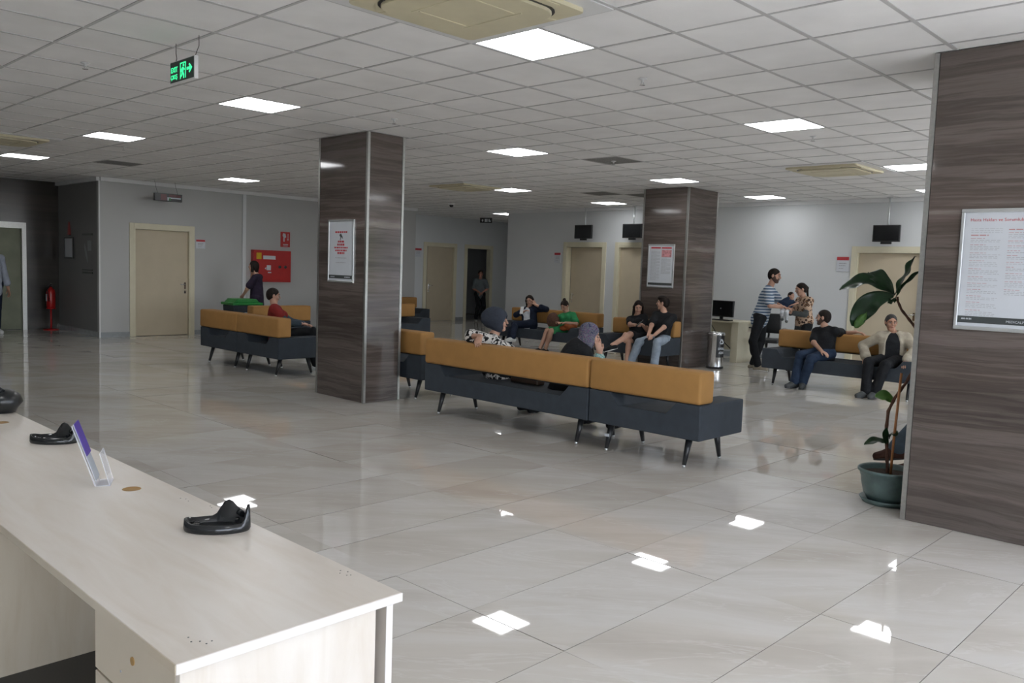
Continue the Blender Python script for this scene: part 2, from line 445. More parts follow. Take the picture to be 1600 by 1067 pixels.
# ---- window wall on the right, out of frame; it lets the daylight in
ws = BM(); box(ws, WINX, WINX + .2, Y0, Y1, -.1, .12); box(ws, WINX, WINX + .2, Y0, Y1, 2.9, CH + .3)
wins = [(-5.4, .2), (.4, 6.6), (6.8, 15.1)]
edges = [Y0, -5.4, .2, .4, 6.6, 6.8, 15.1, Y1]
for a, b in zip(edges[::2], edges[1::2]): box(ws, WINX, WINX + .2, a, b, .12, 2.9)
struct('wall_right', ws, 'wall')
for k, (a, b) in enumerate(wins, 1):
    bm = BM(); n = max(3, round((b - a) / 1.4)); w = (b - a) / n
    box(bm, WINX + .03, WINX + .09, a, b, .12, .18); box(bm, WINX + .03, WINX + .09, a, b, 2.84, 2.90)
    for i in range(n + 1):
        y = a + i * w; box(bm, WINX + .03, WINX + .09, max(a, y - .03), min(b, y + .03), .18, 2.84)
    wf = struct('window_%d' % k, bm, 'white')
    for i in range(n):
        bm = BM(); box(bm, WINX + .055, WINX + .065, a + i * w + .03, a + (i + 1) * w - .03, .18, 2.84); mesh_obj('pane', bm, 'glass', wf)
# ---- outside: paving and shrubs
M['paving'] = mat('outdoor asphalt', (.13, .13, .13), .9, scale=2)
M['hedge'] = mat('hedge leaves', (.13, .24, .05), .6, var=.6, scale=9)
bm = BM(); box(bm, X1 + .21, 40, -30, 50, -.3, -.15); box(bm, -30, X1 + .2, -30, Y0 - .16, -.3, -.15); o = mesh_obj('paving', bm, 'paving'); o['kind'] = 'structure'
rs = random.Random(12)
for (sx, sy, sr, sh) in ((7.6, 17.2, 2.0, 4.4), (9.4, 21.0, 2.4, 5.0), (6.9, 13.6, 1.1, 1.9), (10.6, 15.8, 2.2, 4.8), (9.6, 7.5, 1.7, 3.2), (10.5, 1.0, 1.8, 3.6)):
    e = empty('shrub', (sx, sy, -.15), 'leafy green shrub standing outside the glazed right wall, out of the picture', 'shrub', 'shrubs outside the windows')
    bm = BM(); tube(bm, [(0, 0, 0), (.05, 0, sh * .6)], [.07, .04], 8); mesh_obj('trunk', bm, 'bark', e)
    bm = BM()
    for q in range(2200):
        u = rs.gauss(0, 1), rs.gauss(0, 1), rs.gauss(0, 1); L = math.sqrt(sum(t * t for t in u)) + 1e-6; rr = rs.random() ** .4
        c = Vector((u[0] / L * sr * rr, u[1] / L * sr * rr, sh * .55 + u[2] / L * sh * .42 * rr))
        ax = Vector((rs.gauss(0, 1), rs.gauss(0, 1), rs.gauss(0, .6))).normalized() * .16; bx, by, _ = frame_of(ax); bx *= .08
        vs = [bm.verts.new(c - ax), bm.verts.new(c + bx), bm.verts.new(c + ax), bm.verts.new(c - bx)]
        bm.faces.new(vs)
    o = mesh_obj('foliage', bm, 'hedge', e); o['kind'] = 'stuff'

# ---- doors (local: width along +x, face looks to -y)
def door(n, loc, rz, w, h, ajar=0, hinge='L', leaf=True, handle_side='R', fw=.09):
    bm = BM()
    for (a, b, c, d) in ((-fw, 0, 0, h + fw), (w, w + fw, 0, h + fw), (0, w, h, h + fw)):
        box(bm, a, b, -.022, .0, c, d, .004, 1)
    box(bm, 0, .025, -.02, .15, 0, h); box(bm, w - .025, w, -.02, .15, 0, h); box(bm, .025, w - .025, -.02, .15, h - .025, h)
    fr = struct('door_%d' % n, bm, 'door_frame'); fr.location = loc; fr.rotation_euler = (0, 0, rz)
    if not leaf: return fr
    lw = w - .05 - .006
    e = BM(); 
    if hinge == 'L': box(e, 0, lw, -.0, .04, .008, h - .03, .003, 1); pv = (.028, .045, 0); an = ajar
    else: box(e, -lw, 0, 0, .04, .008, h - .03, .003, 1); pv = (w - .028, .045, 0); an = -ajar
    lf = mesh_obj('door_leaf', e, 'door', fr); lf.location = pv; lf.rotation_euler = (0, 0, an)
    hx = (lw - .06 if hinge == 'L' else -lw + .06); sg = -1 if hinge == 'L' else 1
    hb = BM(); box(hb, hx - .02, hx + .02, -.008, 0, .95, 1.09, .003, 1); tube(hb, [(hx, 0, 1.05), (hx, -.045, 1.05), (hx + sg * .12, -.05, 1.05)], .009, 8)
    box(hb, hx - .02, hx + .02, -.008, 0, .86, .92, .003, 1)
    mesh_obj('door_handle', hb, 'chrome', lf)
    return fr
H90 = math.pi / 2
door(1, (-16.9, 6.72, 0), H90, 1.14, 2.16)
door(2, (-12.97, 15.25, 0), 0, 1.10, 2.2, ajar=.10, hinge='R')
door(3, (-11.44, 15.25, 0), 0, 1.10, 2.2)
door(4, (-6.09, 15.25, 0), 0, 1.13, 2.14, hinge='L')
door(5, (-18.8, 15.80, 0), H90, 1.12, 2.22, ajar=-.10, hinge='R')
door(6, (-18.8, 17.42, 0), H90, 1.02, 2.22, leaf=False)
# ---- lift doors
bm = BM(); box(bm, 0, .08, -.02, .15, 0, 2.2); box(bm, 1.10, 1.18, -.02, .15, 0, 2.2); box(bm, .08, 1.10, -.02, .15, 2.08, 2.2)
lift = struct('door_7', bm, 'steel'); lift.location = (-19.2, 4.28, 0); lift.rotation_euler = (0, 0, H90)
for a, b in ((.08, .585), (.59, 1.10)):
    bm = BM(); box(bm, a, b, .06, .09, .01, 2.08, .002, 1); mesh_obj('lift_panel', bm, 'lift_steel', lift)
bm = BM(); box(bm, .05, 1.13, .1, .14, .0, 2.1); mesh_obj('lift_backing', bm, 'black', lift)

# ================================================================== COLUMNS
def column(x0, x1, y0, y1, label, tw=.032):
    e = empty('column', ((x0 + x1) / 2, (y0 + y1) / 2, 0), label, 'column')
    cx, cy = (x0 + x1) / 2, (y0 + y1) / 2; hx, hy = (x1 - x0) / 2, (y1 - y0) / 2
    bm = BM(); box(bm, -hx + .012, hx - .012, -hy + .012, hy - .012, 0, CH - .002); mesh_obj('core', bm, 'black', e)
    for (a, b, c, d) in ((-hx + tw, hx - tw, -hy, -hy + .011), (-hx + tw, hx - tw, hy - .011, hy), (-hx, -hx + .011, -hy + tw, hy - tw), (hx - .011, hx, -hy + tw, hy - tw)):
        bm = BM(); box(bm, a, b, c, d, 0.002, CH - .003); mesh_obj('marble_panel', bm, 'band', e)
    for sx in (-1, 1):
        for sy in (-1, 1):
            bm = BM(); X, Y = sx * (hx + .003), sy * (hy + .003)
            pts = [(X, Y), (X - sx * tw, Y), (X - sx * tw, Y - sy * .006), (X - sx * .006, Y - sy * .006), (X - sx * .006, Y - sy * tw), (X, Y - sy * tw)]
            prism(bm, pts, 'z', 0.001, CH - .004); mesh_obj('corner_trim', bm, 'steel', e)
    return e
column(-8.77, -7.79, 5.67, 6.19, 'striped brown marble column in the middle, narrow steel corner trims, red lettered notice on it')
column(-8.65, -7.74, 12.2, 13.15, 'striped brown marble column at the back, behind the seated young couple')
column(-1.915, -.75, 5.84, 6.75, 'large striped brown marble column at the right edge, steel corner trim, beside the potted plant')
# ================================================================== CEILING THINGS
def lamp(k, j, label):
    x, y = OX + .6 * k, OY + .6 * j
    e = empty('ceiling_light', (x, y, CH), label, 'ceiling light', 'square ceiling light panels')
    bm = BM()
    for (a, b, c, d) in ((-.292, .292, -.292, -.278), (-.292, .292, .278, .292), (-.292, -.278, -.278, .278), (.278, .292, -.278, .278)): box(bm, a, b, c, d, .002, .05)
    mesh_obj('frame', bm, 'white', e)
    bm = BM(); box(bm, -.278, .278, -.278, .278, .004, .012); mesh_obj('diffuser', bm, 'lamp', e)
lamp_labels = {(.5, 1.5): 'largest lit square ceiling panel, beside the big air conditioning cassette',
 (-5.5, 1.5): 'lit square ceiling panel just right of the green exit sign', (-11.5, 1.5): 'lit square ceiling panel left of and beyond the exit sign',
 (-17.5, 1.5): 'lit square ceiling panel at the far left, above the lift', (.5, 7.5): 'lit square ceiling panel between the large right column and the back column, nearest of those',
 (-5.5, 7.5): 'lit square ceiling panel right of the middle column, nearest of the three in that line', (-11.5, 7.5): 'lit square ceiling panel behind the middle column',
 (-17.5, 7.5): 'lit square ceiling panel above the left wooden door', (.5, 13.5): 'lit square ceiling panel right of the far cassette, touching the right column in view',
 (-5.5, 13.5): 'lit square ceiling panel right above the back column', (-11.5, 13.5): 'lit square ceiling panel in line behind the one right of the middle column',
 (-.5, 18.5): 'small lit ceiling panel over the right hanging screen, cut off by the right column', (-5.5, 18.5): 'small lit ceiling panel right of the back column near the back wall',
 (-11.5, 18.5): 'small lit ceiling panel left of the back column near the back wall', (-19.5, 21.5): 'lit ceiling panel in the corridor beside the small hanging sign',
 (-27.5, 21.5): 'lit ceiling panel in the side room behind the half open door'}
for k, j in LAMPS: lamp(k, j, lamp_labels.get((k, j), 'lit square ceiling panel outside the picture, nearer than the exit sign'))
def cassette(k, j, label):
    e = empty('air_cassette', (OX + .6 * k, OY + .6 * j, CH), label, 'air conditioner', None)
    bm = BM(); box(bm, -.587, .587, -.587, .587, -.006, .02); mesh_obj('surround', bm, 'white', e)
    def sq(h, r, n=6):
        p = []
        for cx, cy, a0 in ((h - r, h - r, 0), (-h + r, h - r, 90), (-h + r, -h + r, 180), (h - r, -h + r, 270)):
            for i in range(n + 1):
                a = math.radians(a0 + 90 * i / n); p.append((cx + r * math.cos(a), cy + r * math.sin(a)))
        return p
    bm = BM(); prism(bm, sq(.475, .03), 'z', -.03, -.005, .006); mesh_obj('panel', bm, 'cream', e)
    bm = BM(); prism(bm, sq(.40, .16), 'z', -.034, -.029); mesh_obj('air_slot', bm, 'black', e)
    bm = BM(); prism(bm, sq(.385, .15), 'z', -.052, -.031, .008); mesh_obj('grille', bm, 'cream', e)
    bm = BM()
    for s in (-1, 1): box(bm, -.24, .24, s * .2 - .006, s * .2 + .006, -.056, -.051, .002, 1); box(bm, s * .2 - .006, s * .2 + .006, -.18, .18, -.056, -.051, .002, 1)
    mesh_obj('rib', bm, 'cream', e)
    bm = BM()
    for q in range(4):
        a = q * math.pi / 2; c, s = math.cos(a), math.sin(a); xs = []
        pts = [(.41, -.25), (.46, -.27), (.46, .27), (.41, .25)]
        prism(bm, [(c * p[0] - s * p[1], s * p[0] + c * p[1]) for p in pts], 'z', -.036, -.0305)
    mesh_obj('louvre', bm, 'cream', e)
cassette(1, 0, 'large yellowed air conditioning cassette in a white panel at the top edge')
cassette(-14, 0, 'yellowed ceiling air conditioning cassette at the left edge above the lift')
cassette(-1, 13, 'yellowed ceiling air conditioning cassette left of the large right column')
cassette(-12, 12, 'yellowed ceiling air conditioning cassette between the middle and back columns')
for (k, j), lb in zip(VENTS, ['grey ceiling vent beyond the lights on the left', 'grey square ceiling vent above the middle of the room', 'dark ceiling vent just left of the back column', 'small dark ceiling vent touching the back column in view']):
    e = empty('ceiling_vent', (OX + .6 * k, OY + .6 * j, CH), lb, 'vent')
    bm = BM(); box(bm, -.29, .29, -.29, -.27, 0, .03); box(bm, -.29, .29, .27, .29, 0, .03); box(bm, -.29, -.27, -.27, .27, 0, .03); box(bm, .27, .29, -.27, .27, 0, .03); mesh_obj('frame', bm, 'vent', e)
    for q in range(12):
        bm = BM(); y = -.25 + q * .0455; prism(bm, [(y - .018, .022), (y - .014, .024), (y + .018, .004), (y + .014, .002)], 'x', -.27, .27); mesh_obj('slat', bm, 'vent', e)
def sprinkler(x, y, label):
    e = empty('sprinkler', (x, y, CH), label, 'sprinkler', None)
    bm = BM(); lathe(bm, [(0, .0), (.035, 0), (.033, -.006), (.012, -.01), (.01, -.03), (0, -.03)], seg=16); mesh_obj('rosette', bm, 'white', e)
    bm = BM(); lathe(bm, [(0, -.045), (.022, -.046), (.022, -.049), (0, -.049)], seg=12)
    for s in (-1, 1): tube(bm, [(s * .008, 0, -.028), (s * .014, 0, -.038), (s * .004, 0, -.046)], .0025, 6)
    mesh_obj('deflector', bm, 'chrome', e)
for x, y, lb in ((-7.06, 2.44, 'ceiling sprinkler head left of the green exit sign'), (-6.93, 5.36, 'ceiling sprinkler head near the top of the middle column'), (-3.86, 5.35, 'ceiling sprinkler head right of the largest light panel'),
                 (-3.92, 8.47, 'ceiling sprinkler head right of the light panel before the right column'), (-6.9, 9.0, 'ceiling sprinkler head beside the grey vent over the middle of the room'), (-11.9, 4.6, 'ceiling sprinkler head beyond the middle left light panels')):
    sprinkler(x, y, lb)

# exit sign: hangs on two wires, face towards -y
def flat(e, name, polys, material, y=0, th=.002, axis='y'):
    bm = BM()
    for pts in polys: prism(bm, pts, axis, y - th, y)
    return mesh_obj(name, bm, material, e)
def rect(a, b, c, d): return [(a, c), (b, c), (b, d), (a, d)]
es = empty('exit_sign', (-5.735, 2.63, 2.80), 'hanging exit sign with lit green running man and arrow in a white casing', 'sign')
bm = BM(); box(bm, -.187, .187, -.022, .006, -.008, .145, .004); mesh_obj('casing', bm, 'white', es)
flat(es, 'sign_face', [rect(-.18, .178, 0, .138)], 'exit_bg', -.022)
man = [rect(-.035, -.029, .012, .118), rect(.03, .036, .012, .118), rect(-.035, .036, .112, .120)]
def thick(p, q, w):
    d = Vector((q[0] - p[0], q[1] - p[1])).normalized() * w; nn = Vector((-d.y, d.x)); return [(p[0] - nn.x, p[1] - nn.y), (q[0] - nn.x, q[1] - nn.y), (q[0] + nn.x, q[1] + nn.y), (p[0] + nn.x, p[1] + nn.y)]
man += [[(.008 + .009 * math.cos(t * .785), .1 + .009 * math.sin(t * .785)) for t in range(8)], thick((.002, .088), (-.006, .05), .009), thick((-.004, .055), (.012, .035), .006), thick((.012, .037), (.010, .012), .005),
        thick((-.008, .052), (-.014, .032), .006), thick((-.014, .032), (-.03, .028), .005), thick((.002, .085), (.022, .068), .004), thick((0, .085), (-.018, .075), .004), thick((-.018, .076), (-.022, .058), .004)]
man = [[(x * 1.2 + .018, z) for x, z in pg] for pg in man]
flat(es, 'running_man', man, 'exit_green', -.024)
flat(es, 'arrow', [rect(.078, .125, .060, .078), [(.118, .038), (.158, .069), (.118, .100), (.109, .092), (.132, .069), (.109, .046)]], 'exit_green', -.024)
text_mesh('lettering', 'EXIT', .050, 'exit_green', es, face_m((-.168, -.0245, .068), (1, 0, 0)), .0008, bold=.0008)
text_mesh('lettering', 'ÇIKIŞ', .042, 'exit_green', es, face_m((-.172, -.0245, .022), (1, 0, 0)), .0008, bold=.0006)
for s, tx in ((-1, -.02), (1, .03)):
    bm = BM(); tube(bm, [(s * .15, 0, .143), (s * .15 + .01, .004, .17), (s * .15 + tx, .012, .21), (s * .15 + tx, .012, CH - 2.80 + .005)], .0028, 6)
    tube(bm, [(s * .15, 0, .14), (s * .15, 0, .152)], .008, 8); mesh_obj('wire', bm, 'black', es)
# queue display on two wires before the left wall
qd = empty('queue_display', (-16.45, 7.20, 2.70), 'hanging red and dark number display above the left wooden door', 'display', rz=H90)
bm = BM(); box(bm, -.27, .27, -.04, .04, -.01, .14, .005); mesh_obj('casing', bm, 'black', qd)
flat(qd, 'display_field', [rect(-.16, -.04, .005, .125), rect(.0, .15, .075, .125), rect(.16, .24, .075, .12)], 'led_red', -.04)
flat(qd, 'display_plate', [rect(-.03, .24, .045, .068), rect(-.03, .0, .005, .045)], 'paper', -.04)
flat(qd, 'display_light', [rect(.01, .035, .01, .06)], 'green', -.042)
for s in (-1, 1): bm = BM(); tube(bm, [(s * .2, 0, .135), (s * .2 - .03, .02, .26), (s * .2 - .06, 0, CH - 2.70)], .003, 6); mesh_obj('wire', bm, 'black', qd)
# small corridor sign, camera and detector
cs = empty('corridor_sign', (-15.6, 15.1, 2.77), 'small dark hanging sign with white pictograms at the corridor mouth', 'sign', rz=math.radians(30))
bm = BM(); box(bm, -.16, .16, -.02, .02, 0, .13, .004); mesh_obj('casing', bm, 'black', cs)
flat(cs, 'pictogram', [[(-.12, .06), (-.09, .09), (-.06, .06), (-.08, .06), (-.08, .03), (-.10, .03), (-.10, .06)], rect(-.03, .0, .025, .1), rect(.01, .04, .025, .1), rect(.07, .10, .03, .1), rect(.10, .13, .03, .06)], 'paper', -.02)
for s in (-1, 1): bm = BM(); tube(bm, [(s * .1, 0, .12), (s * .1, 0, CH - 2.77)], .004, 6); mesh_obj('rod', bm, 'alu', cs)
dc = empty('dome_camera', (-14.6, 13.0, CH), 'small ceiling dome camera left of the corridor sign', 'camera')
bm = BM(); lathe(bm, [(0, 0), (.07, 0), (.07, -.03), (.06, -.045), (0, -.045)]); mesh_obj('housing', bm, 'white', dc)
bm = BM(); lathe(bm, [(.048, -.045), (.045, -.07), (.028, -.09), (0, -.096)]); mesh_obj('dome', bm, 'black_gloss', dc)
sd = empty('smoke_detector', (-14.3, 11.3, CH), 'white smoke detector on the ceiling just right of the middle column', 'detector')
bm = BM(); lathe(bm, [(0, 0), (.055, 0), (.055, -.02), (.04, -.045), (0, -.05)]); mesh_obj('housing', bm, 'white', sd)
bm = BM(); lathe(bm, [(.0, -.05), (.012, -.05), (.01, -.06), (0, -.061)], seg=12); mesh_obj('sensor', bm, 'black', sd)
# hanging screens
def screen(x, y, z0, z1, w, label):
    e = empty('hanging_screen', (x, y, z0), label, 'screen')
    h = z1 - z0
    bm = BM(); box(bm, -w / 2, w / 2, -.03, .02, 0, h, .006); mesh_obj('screen_housing', bm, 'black', e)
    bm = BM(); box(bm, -w / 2 + .02, w / 2 - .02, -.033, -.03, .025, h - .02); mesh_obj('display', bm, 'black_gloss', e)
    bm = BM(); box(bm, -.09, .09, -.02, .02, -.04, .0, .004); mesh_obj('foot', bm, 'black', e)
    bm = BM(); tube(bm, [(0, .045, h * .5), (0, .045, CH - z0)], .016, 10); box(bm, -.05, .05, .018, .05, h * .35, h * .65); lathe(bm, [(0, 0), (.05, 0), (.05, -.012), (0, -.012)], (0, .045, CH - z0), 16); mesh_obj('ceiling_pole', bm, 'alu', e)
screen(-12.27, 15.0, 2.36, 2.67, .50, 'black screen hanging over the ajar door, left of the back column')
screen(-10.90, 15.0, 2.37, 2.68, .50, 'black screen hanging close to the back column, partly hidden by it')
screen(-5.50, 15.0, 2.30, 2.59, .46, 'black screen hanging over the right wooden door')

# ================================================================== NOTICES AND PLAQUES
rp = random.Random(5)
def lines(x0, x1, z, hgt, word=.02, gap=.006):
    out = []; x = x0
    while x < x1 - .006:
        w = min(word * rp.uniform(.5, 1.5), x1 - x); out.append(rect(x, x + w, z - hgt / 2, z + hgt / 2)); x += w + gap
    return out
def board(name, loc, rz, w, h, label, bar=.04, fw=.022):
    e = empty(name, loc, label, 'notice', None, rz)
    bm = BM(); box(bm, -w / 2, w / 2, -.006, 0, 0, h); mesh_obj('backing', bm, 'white', e)
    for (a, b, c, d) in ((-w / 2, w / 2, 0, fw), (-w / 2, w / 2, h - fw, h), (-w / 2, -w / 2 + fw, fw, h - fw), (w / 2 - fw, w / 2, fw, h - fw)):
        bm = BM(); box(bm, a, b, -.018, -.002, c, d, .004, 2); mesh_obj('frame_profile', bm, 'alu', e)
    flat(e, 'sheet', [rect(-w / 2 + fw, w / 2 - fw, fw, h - fw)], 'paper', -.006)
    flat(e, 'footer_bar', [rect(-w / 2 + fw, w / 2 - fw, fw + .022, fw + .022 + bar)], 'ink_dark', -.008)
    return e
# right column: rights and responsibilities
w, h = .98, .76
b = board('notice_board', (-1.19, 5.839, 1.31), 0, w, h, 'wide silver framed notice headed in red on the large right column', .042)
L = -w / 2 + .022
text_mesh('heading', 'Hasta Hakları ve Sorumlulukları', .0275, 'ink_red', b, face_m((L + .030, -.0085, h - .078), (1, 0, 0)), .0005)
text_mesh('lettering', '444 44 84', .0145, 'paper', b, face_m((L + .022, -.0105, .064), (1, 0, 0)), .0005, bold=.0006)
text_mesh('lettering', 'MEDICALPARK', .0215, 'paper', b, face_m((L + .275, -.0105, .056), (1, 0, 0)), .0005)
gl, rl = [], []
rl += lines(L + .25, L + .38, h - .13, .006, .03); rl += lines(L + .04, L + .14, h - .165, .007, .03)
for k in range(3): gl += lines(L + .04, L + .215, h - .125 - k * .011, .0025)
z = h - .185
for bl in range(11):
    if bl % 1 == 0: rl += lines(L + .04, L + .04 + rp.uniform(.07, .12), z, .003); z -= .011
    for k in range(rp.choice((1, 2, 2, 3))): gl += lines(L + .04, L + .215 * rp.uniform(.92, 1), z, .0025); z -= .010
    z -= .009
for cx in (.25, .47, .69):
    z = h - .15
    for bl in range(10):
        rl += lines(L + cx, L + cx + rp.uniform(.05, .1), z, .003); z -= .011
        for k in range(rp.choice((1, 2, 3, 3))): gl += lines(L + cx, L + cx + .19, z, .0025); z -= .010
        z -= .009
o = flat(b, 'body_text', gl, 'ink', -.008, .0006); o['kind'] = 'stuff'; o = flat(b, 'body_text', rl, 'ink_pink', -.008, .0006); o['kind'] = 'stuff'
# middle column notice
w, h = .52, .73
b = board('notice_board', (-8.27, 5.669, 1.37), 0, w, h, 'tall silver framed notice with red lettering on the middle column', .04)
rl = []
for z, ww, hh in ((.585, .24, .02), (.475, .13, .022), (.44, .15, .024), (.405, .27, .018), (.372, .23, .018), (.342, .14, .024)):
    rl += lines(-ww / 2, ww / 2, z, hh, .035, .008)
o = flat(b, 'red_text', rl, 'ink_red', -.008, .0006); o['kind'] = 'stuff'
flat(b, 'body_text', lines(-.11, .11, .285, .007) + lines(-.1, .1, .23, .007) , 'ink', -.008, .0006)
flat(b, 'hand_symbol', [[(-.035, .555), (-.005, .57), (.03, .53), (.035, .505), (.02, .515), (.0, .53), (-.01, .49), (-.022, .492), (-.015, .53), (-.03, .54)]], 'ink_dark', -.008, .0006)
flat(b, 'footer_lettering', lines(.08, .2, .063, .014, .03) + lines(-.2, -.12, .063, .01, .03), 'paper', -.0105, .0006)
# back column notice
w, h = .54, .75
b = board('notice_board', (-8.23, 12.199, 1.37), 0, w, h, 'silver framed notice with a pink picture on the back column', .04)
flat(b, 'heading', lines(-.21, .21, h - .065, .026, .16, .02), 'ink_red', -.008, .0006)
M['pink'] = mat('pink print', (.55, .25, .27), .4, var=.5, scale=18)
flat(b, 'picture', [rect(.01, .21, h - .225, h - .10)], 'pink', -.008, .0006)
g = []
for k in range(38): g += lines(-.21, -.02 if k % 4 else -.09, h - .12 - k * .0135, .005, .04)
for k in range(20): g += lines(.01, .2 if k % 5 else .12, h - .25 - k * .0135, .005, .04)
o = flat(b, 'body_text', g, 'ink', -.008, .0006); o['kind'] = 'stuff'
# door plaques
def plaque(loc, rz, label, w=.2, h=.24):
    e = empty('door_plaque', loc, label, 'plaque', None, rz)
    bm = BM(); box(bm, -w / 2, w / 2, -.012, 0, 0, h, .003); mesh_obj('plate', bm, 'paper', e)
    flat(e, 'header', [rect(-w / 2 + .004, w / 2 - .004, h * .76, h - .004)], 'ink_red', -.012)
    flat(e, 'plaque_text', lines(-w * .3, w * .3, h * .55, .016, .04) + lines(-w * .3, w * .25, h * .4, .012, .04) + lines(-w * .3, w * .1, h * .2, .008, .03), 'ink', -.012, .001)['kind'] = 'stuff'
plaque((-16.899, 8.08, 1.80), H90, 'small white plaque with red header right of the left wooden door', .2, .19)
plaque((-13.24, 15.249, 1.80), 0, 'white plaque with red header left of the ajar door')
plaque((-6.33, 15.249, 1.77), 0, 'white plaque with red header left of the right wooden door', .23, .27)
plaque((-18.799, 15.50, 1.86), H90, 'white plaque with red header left of the half open corridor door', .26, .26)
# hose cabinet
hc = empty('hose_cabinet', (-16.899, 9.69, 1.13), 'red wall mounted fire hose cabinet behind the standing woman in dark scrubs', 'fire cabinet', None, H90)
bm = BM(); box(bm, -.46, .46, -.12, 0, 0, .70, .005); mesh_obj('cabinet_body', bm, 'red', hc)
bm = BM(); box(bm, -.43, .43, -.135, -.12, .03, .67, .004); mesh_obj('cabinet_door', bm, 'red', hc)
flat(hc, 'yellow_label', [rect(-.40, -.28, .50, .64)], 'yellow', -.135)
flat(hc, 'handle_plate', [rect(-.24, .06, .50, .58)], 'paper', -.135, .008)
flat(hc, 'pictogram', [rect(-.15, -.05, .26, .37), [(-.2, .3), (-.16, .33), (-.16, .27)], rect(-.12, -.04, .20, .225)], 'paper', -.135)
bm = BM()
for x in (.17, .31): lathe(bm, [(0, 0), (.035, 0), (.035, .01), (0, .01)], seg=16)
for v in bm.verts: v.co = Vector((v.co.x, -.135 - v.co.z, v.co.y + .34))
half = len(bm.verts) // 2
for i, v in enumerate(bm.verts): v.co.x += .17 if i < half else .31
mesh_obj('vent_disc', bm, 'ink_dark', hc)
sg = empty('fire_sign', (-16.899, 10.07, 1.92), 'small red fire equipment sign above the red hose cabinet', 'sign', None, H90)
bm = BM(); box(bm, -.12, .12, -.006, 0, 0, .34, .002, 1); mesh_obj('plate', bm, 'red', sg)
flat(sg, 'pictogram', [[(-.07, .25), (-.06, .31), (.0, .30), (.02, .22), (-.02, .2), (-.02, .12), (-.05, .12), (-.05, .22)], rect(.06, .072, .16, .30), [(.045, .18), (.087, .18), (.066, .14)], rect(-.06, .07, .05, .065), rect(-.05, .06, .02, .03)], 'paper', -.006)
# dark side wall: frame, pennant, roll-up print
f1 = empty('framed_certificate', (-18.56, 6.079, 1.50), 'black framed certificate on the shaded wall by the lift', 'picture')
for (a, b_, c, d) in ((-.26, .26, 0, .03), (-.26, .26, .41, .44), (-.26, -.23, .03, .41), (.23, .26, .03, .41)):
    bm = BM(); box(bm, a, b_, -.025, 0, c, d, .003); mesh_obj('frame_profile', bm, 'black', f1)
flat(f1, 'sheet', [rect(-.23, .23, .03, .41)], 'paper', -.008)
pn = empty('red_pennant', (-18.56, 6.079, 1.98), 'small red hanging pennant above the black framed certificate', 'pennant')
bm = BM(); prism(bm, [(-.09, 0), (.09, 0), (.05, .2), (.02, .27), (-.02, .27), (-.05, .2)], 'y', -.008, -.001); mesh_obj('cloth', bm, 'red', pn)
bm = BM(); tube(bm, [(-.10, -.006, .0), (.10, -.006, 0)], .008, 8); mesh_obj('rod', bm, 'black', pn)
rb = empty('wall_chart', (-17.53, 6.079, 1.22), 'grey wall chart with dark top and bottom rails beside the wall corner', 'chart')
flat(rb, 'sheet', [rect(-.26, .26, .0, .78)], 'wall_grey', -.002, .003)
flat(rb, 'rail', [rect(-.27, .27, .75, .79)], 'black', -.004, .012); flat(rb, 'rail', [rect(-.27, .27, .0, .035), rect(-.27, .27, .06, .085)], 'black', -.004, .012)
flat(rb, 'figure', [[(-.15, .6), (-.05, .45), (.02, .25), (.0, .2), (-.1, .35), (-.18, .5)], rect(.0, .2, .45, .65)], 'ink', -.006, .001)
# extinguisher on its stand
ex = empty('fire_extinguisher', (-19.02, 5.86, 0), 'red fire extinguisher on a stand in the dark corner by the lift', 'fire extinguisher')
bm = BM(); lathe(bm, [(0, .46), (.075, .46), (.085, .49), (.085, .78), (.07, .84), (.03, .87), (.025, .9), (0, .9)]); mesh_obj('cylinder_body', bm, 'red', ex, True)
bm = BM(); lathe(bm, [(0, .9), (.025, .9), (.02, .93), (0, .93)]); box(bm, -.01, .09, -.012, .012, .92, .935); box(bm, -.01, .08, -.012, .012, .955, .967); mesh_obj('valve', bm, 'black', ex)
bm = BM(); tube(bm, [(.0, -.03, .91), (.05, -.09, .88), (.085, -.08, .75), (.08, -.06, .6)], .01, 8); mesh_obj('hose', bm, 'black', ex)
flat(ex, 'label', [rect(-.04, .04, .6, .75)], 'paper', -.083)
bm = BM(); tube(bm, [(0, .0, .02), (0, 0, .46)], .018, 10); lathe(bm, [(0, 0), (.15, 0), (.15, .015), (.02, .025), (0, .025)]); lathe(bm, [(0, .44), (.09, .44), (.09, .46), (0, .46)]); mesh_obj('stand', bm, 'red', ex)

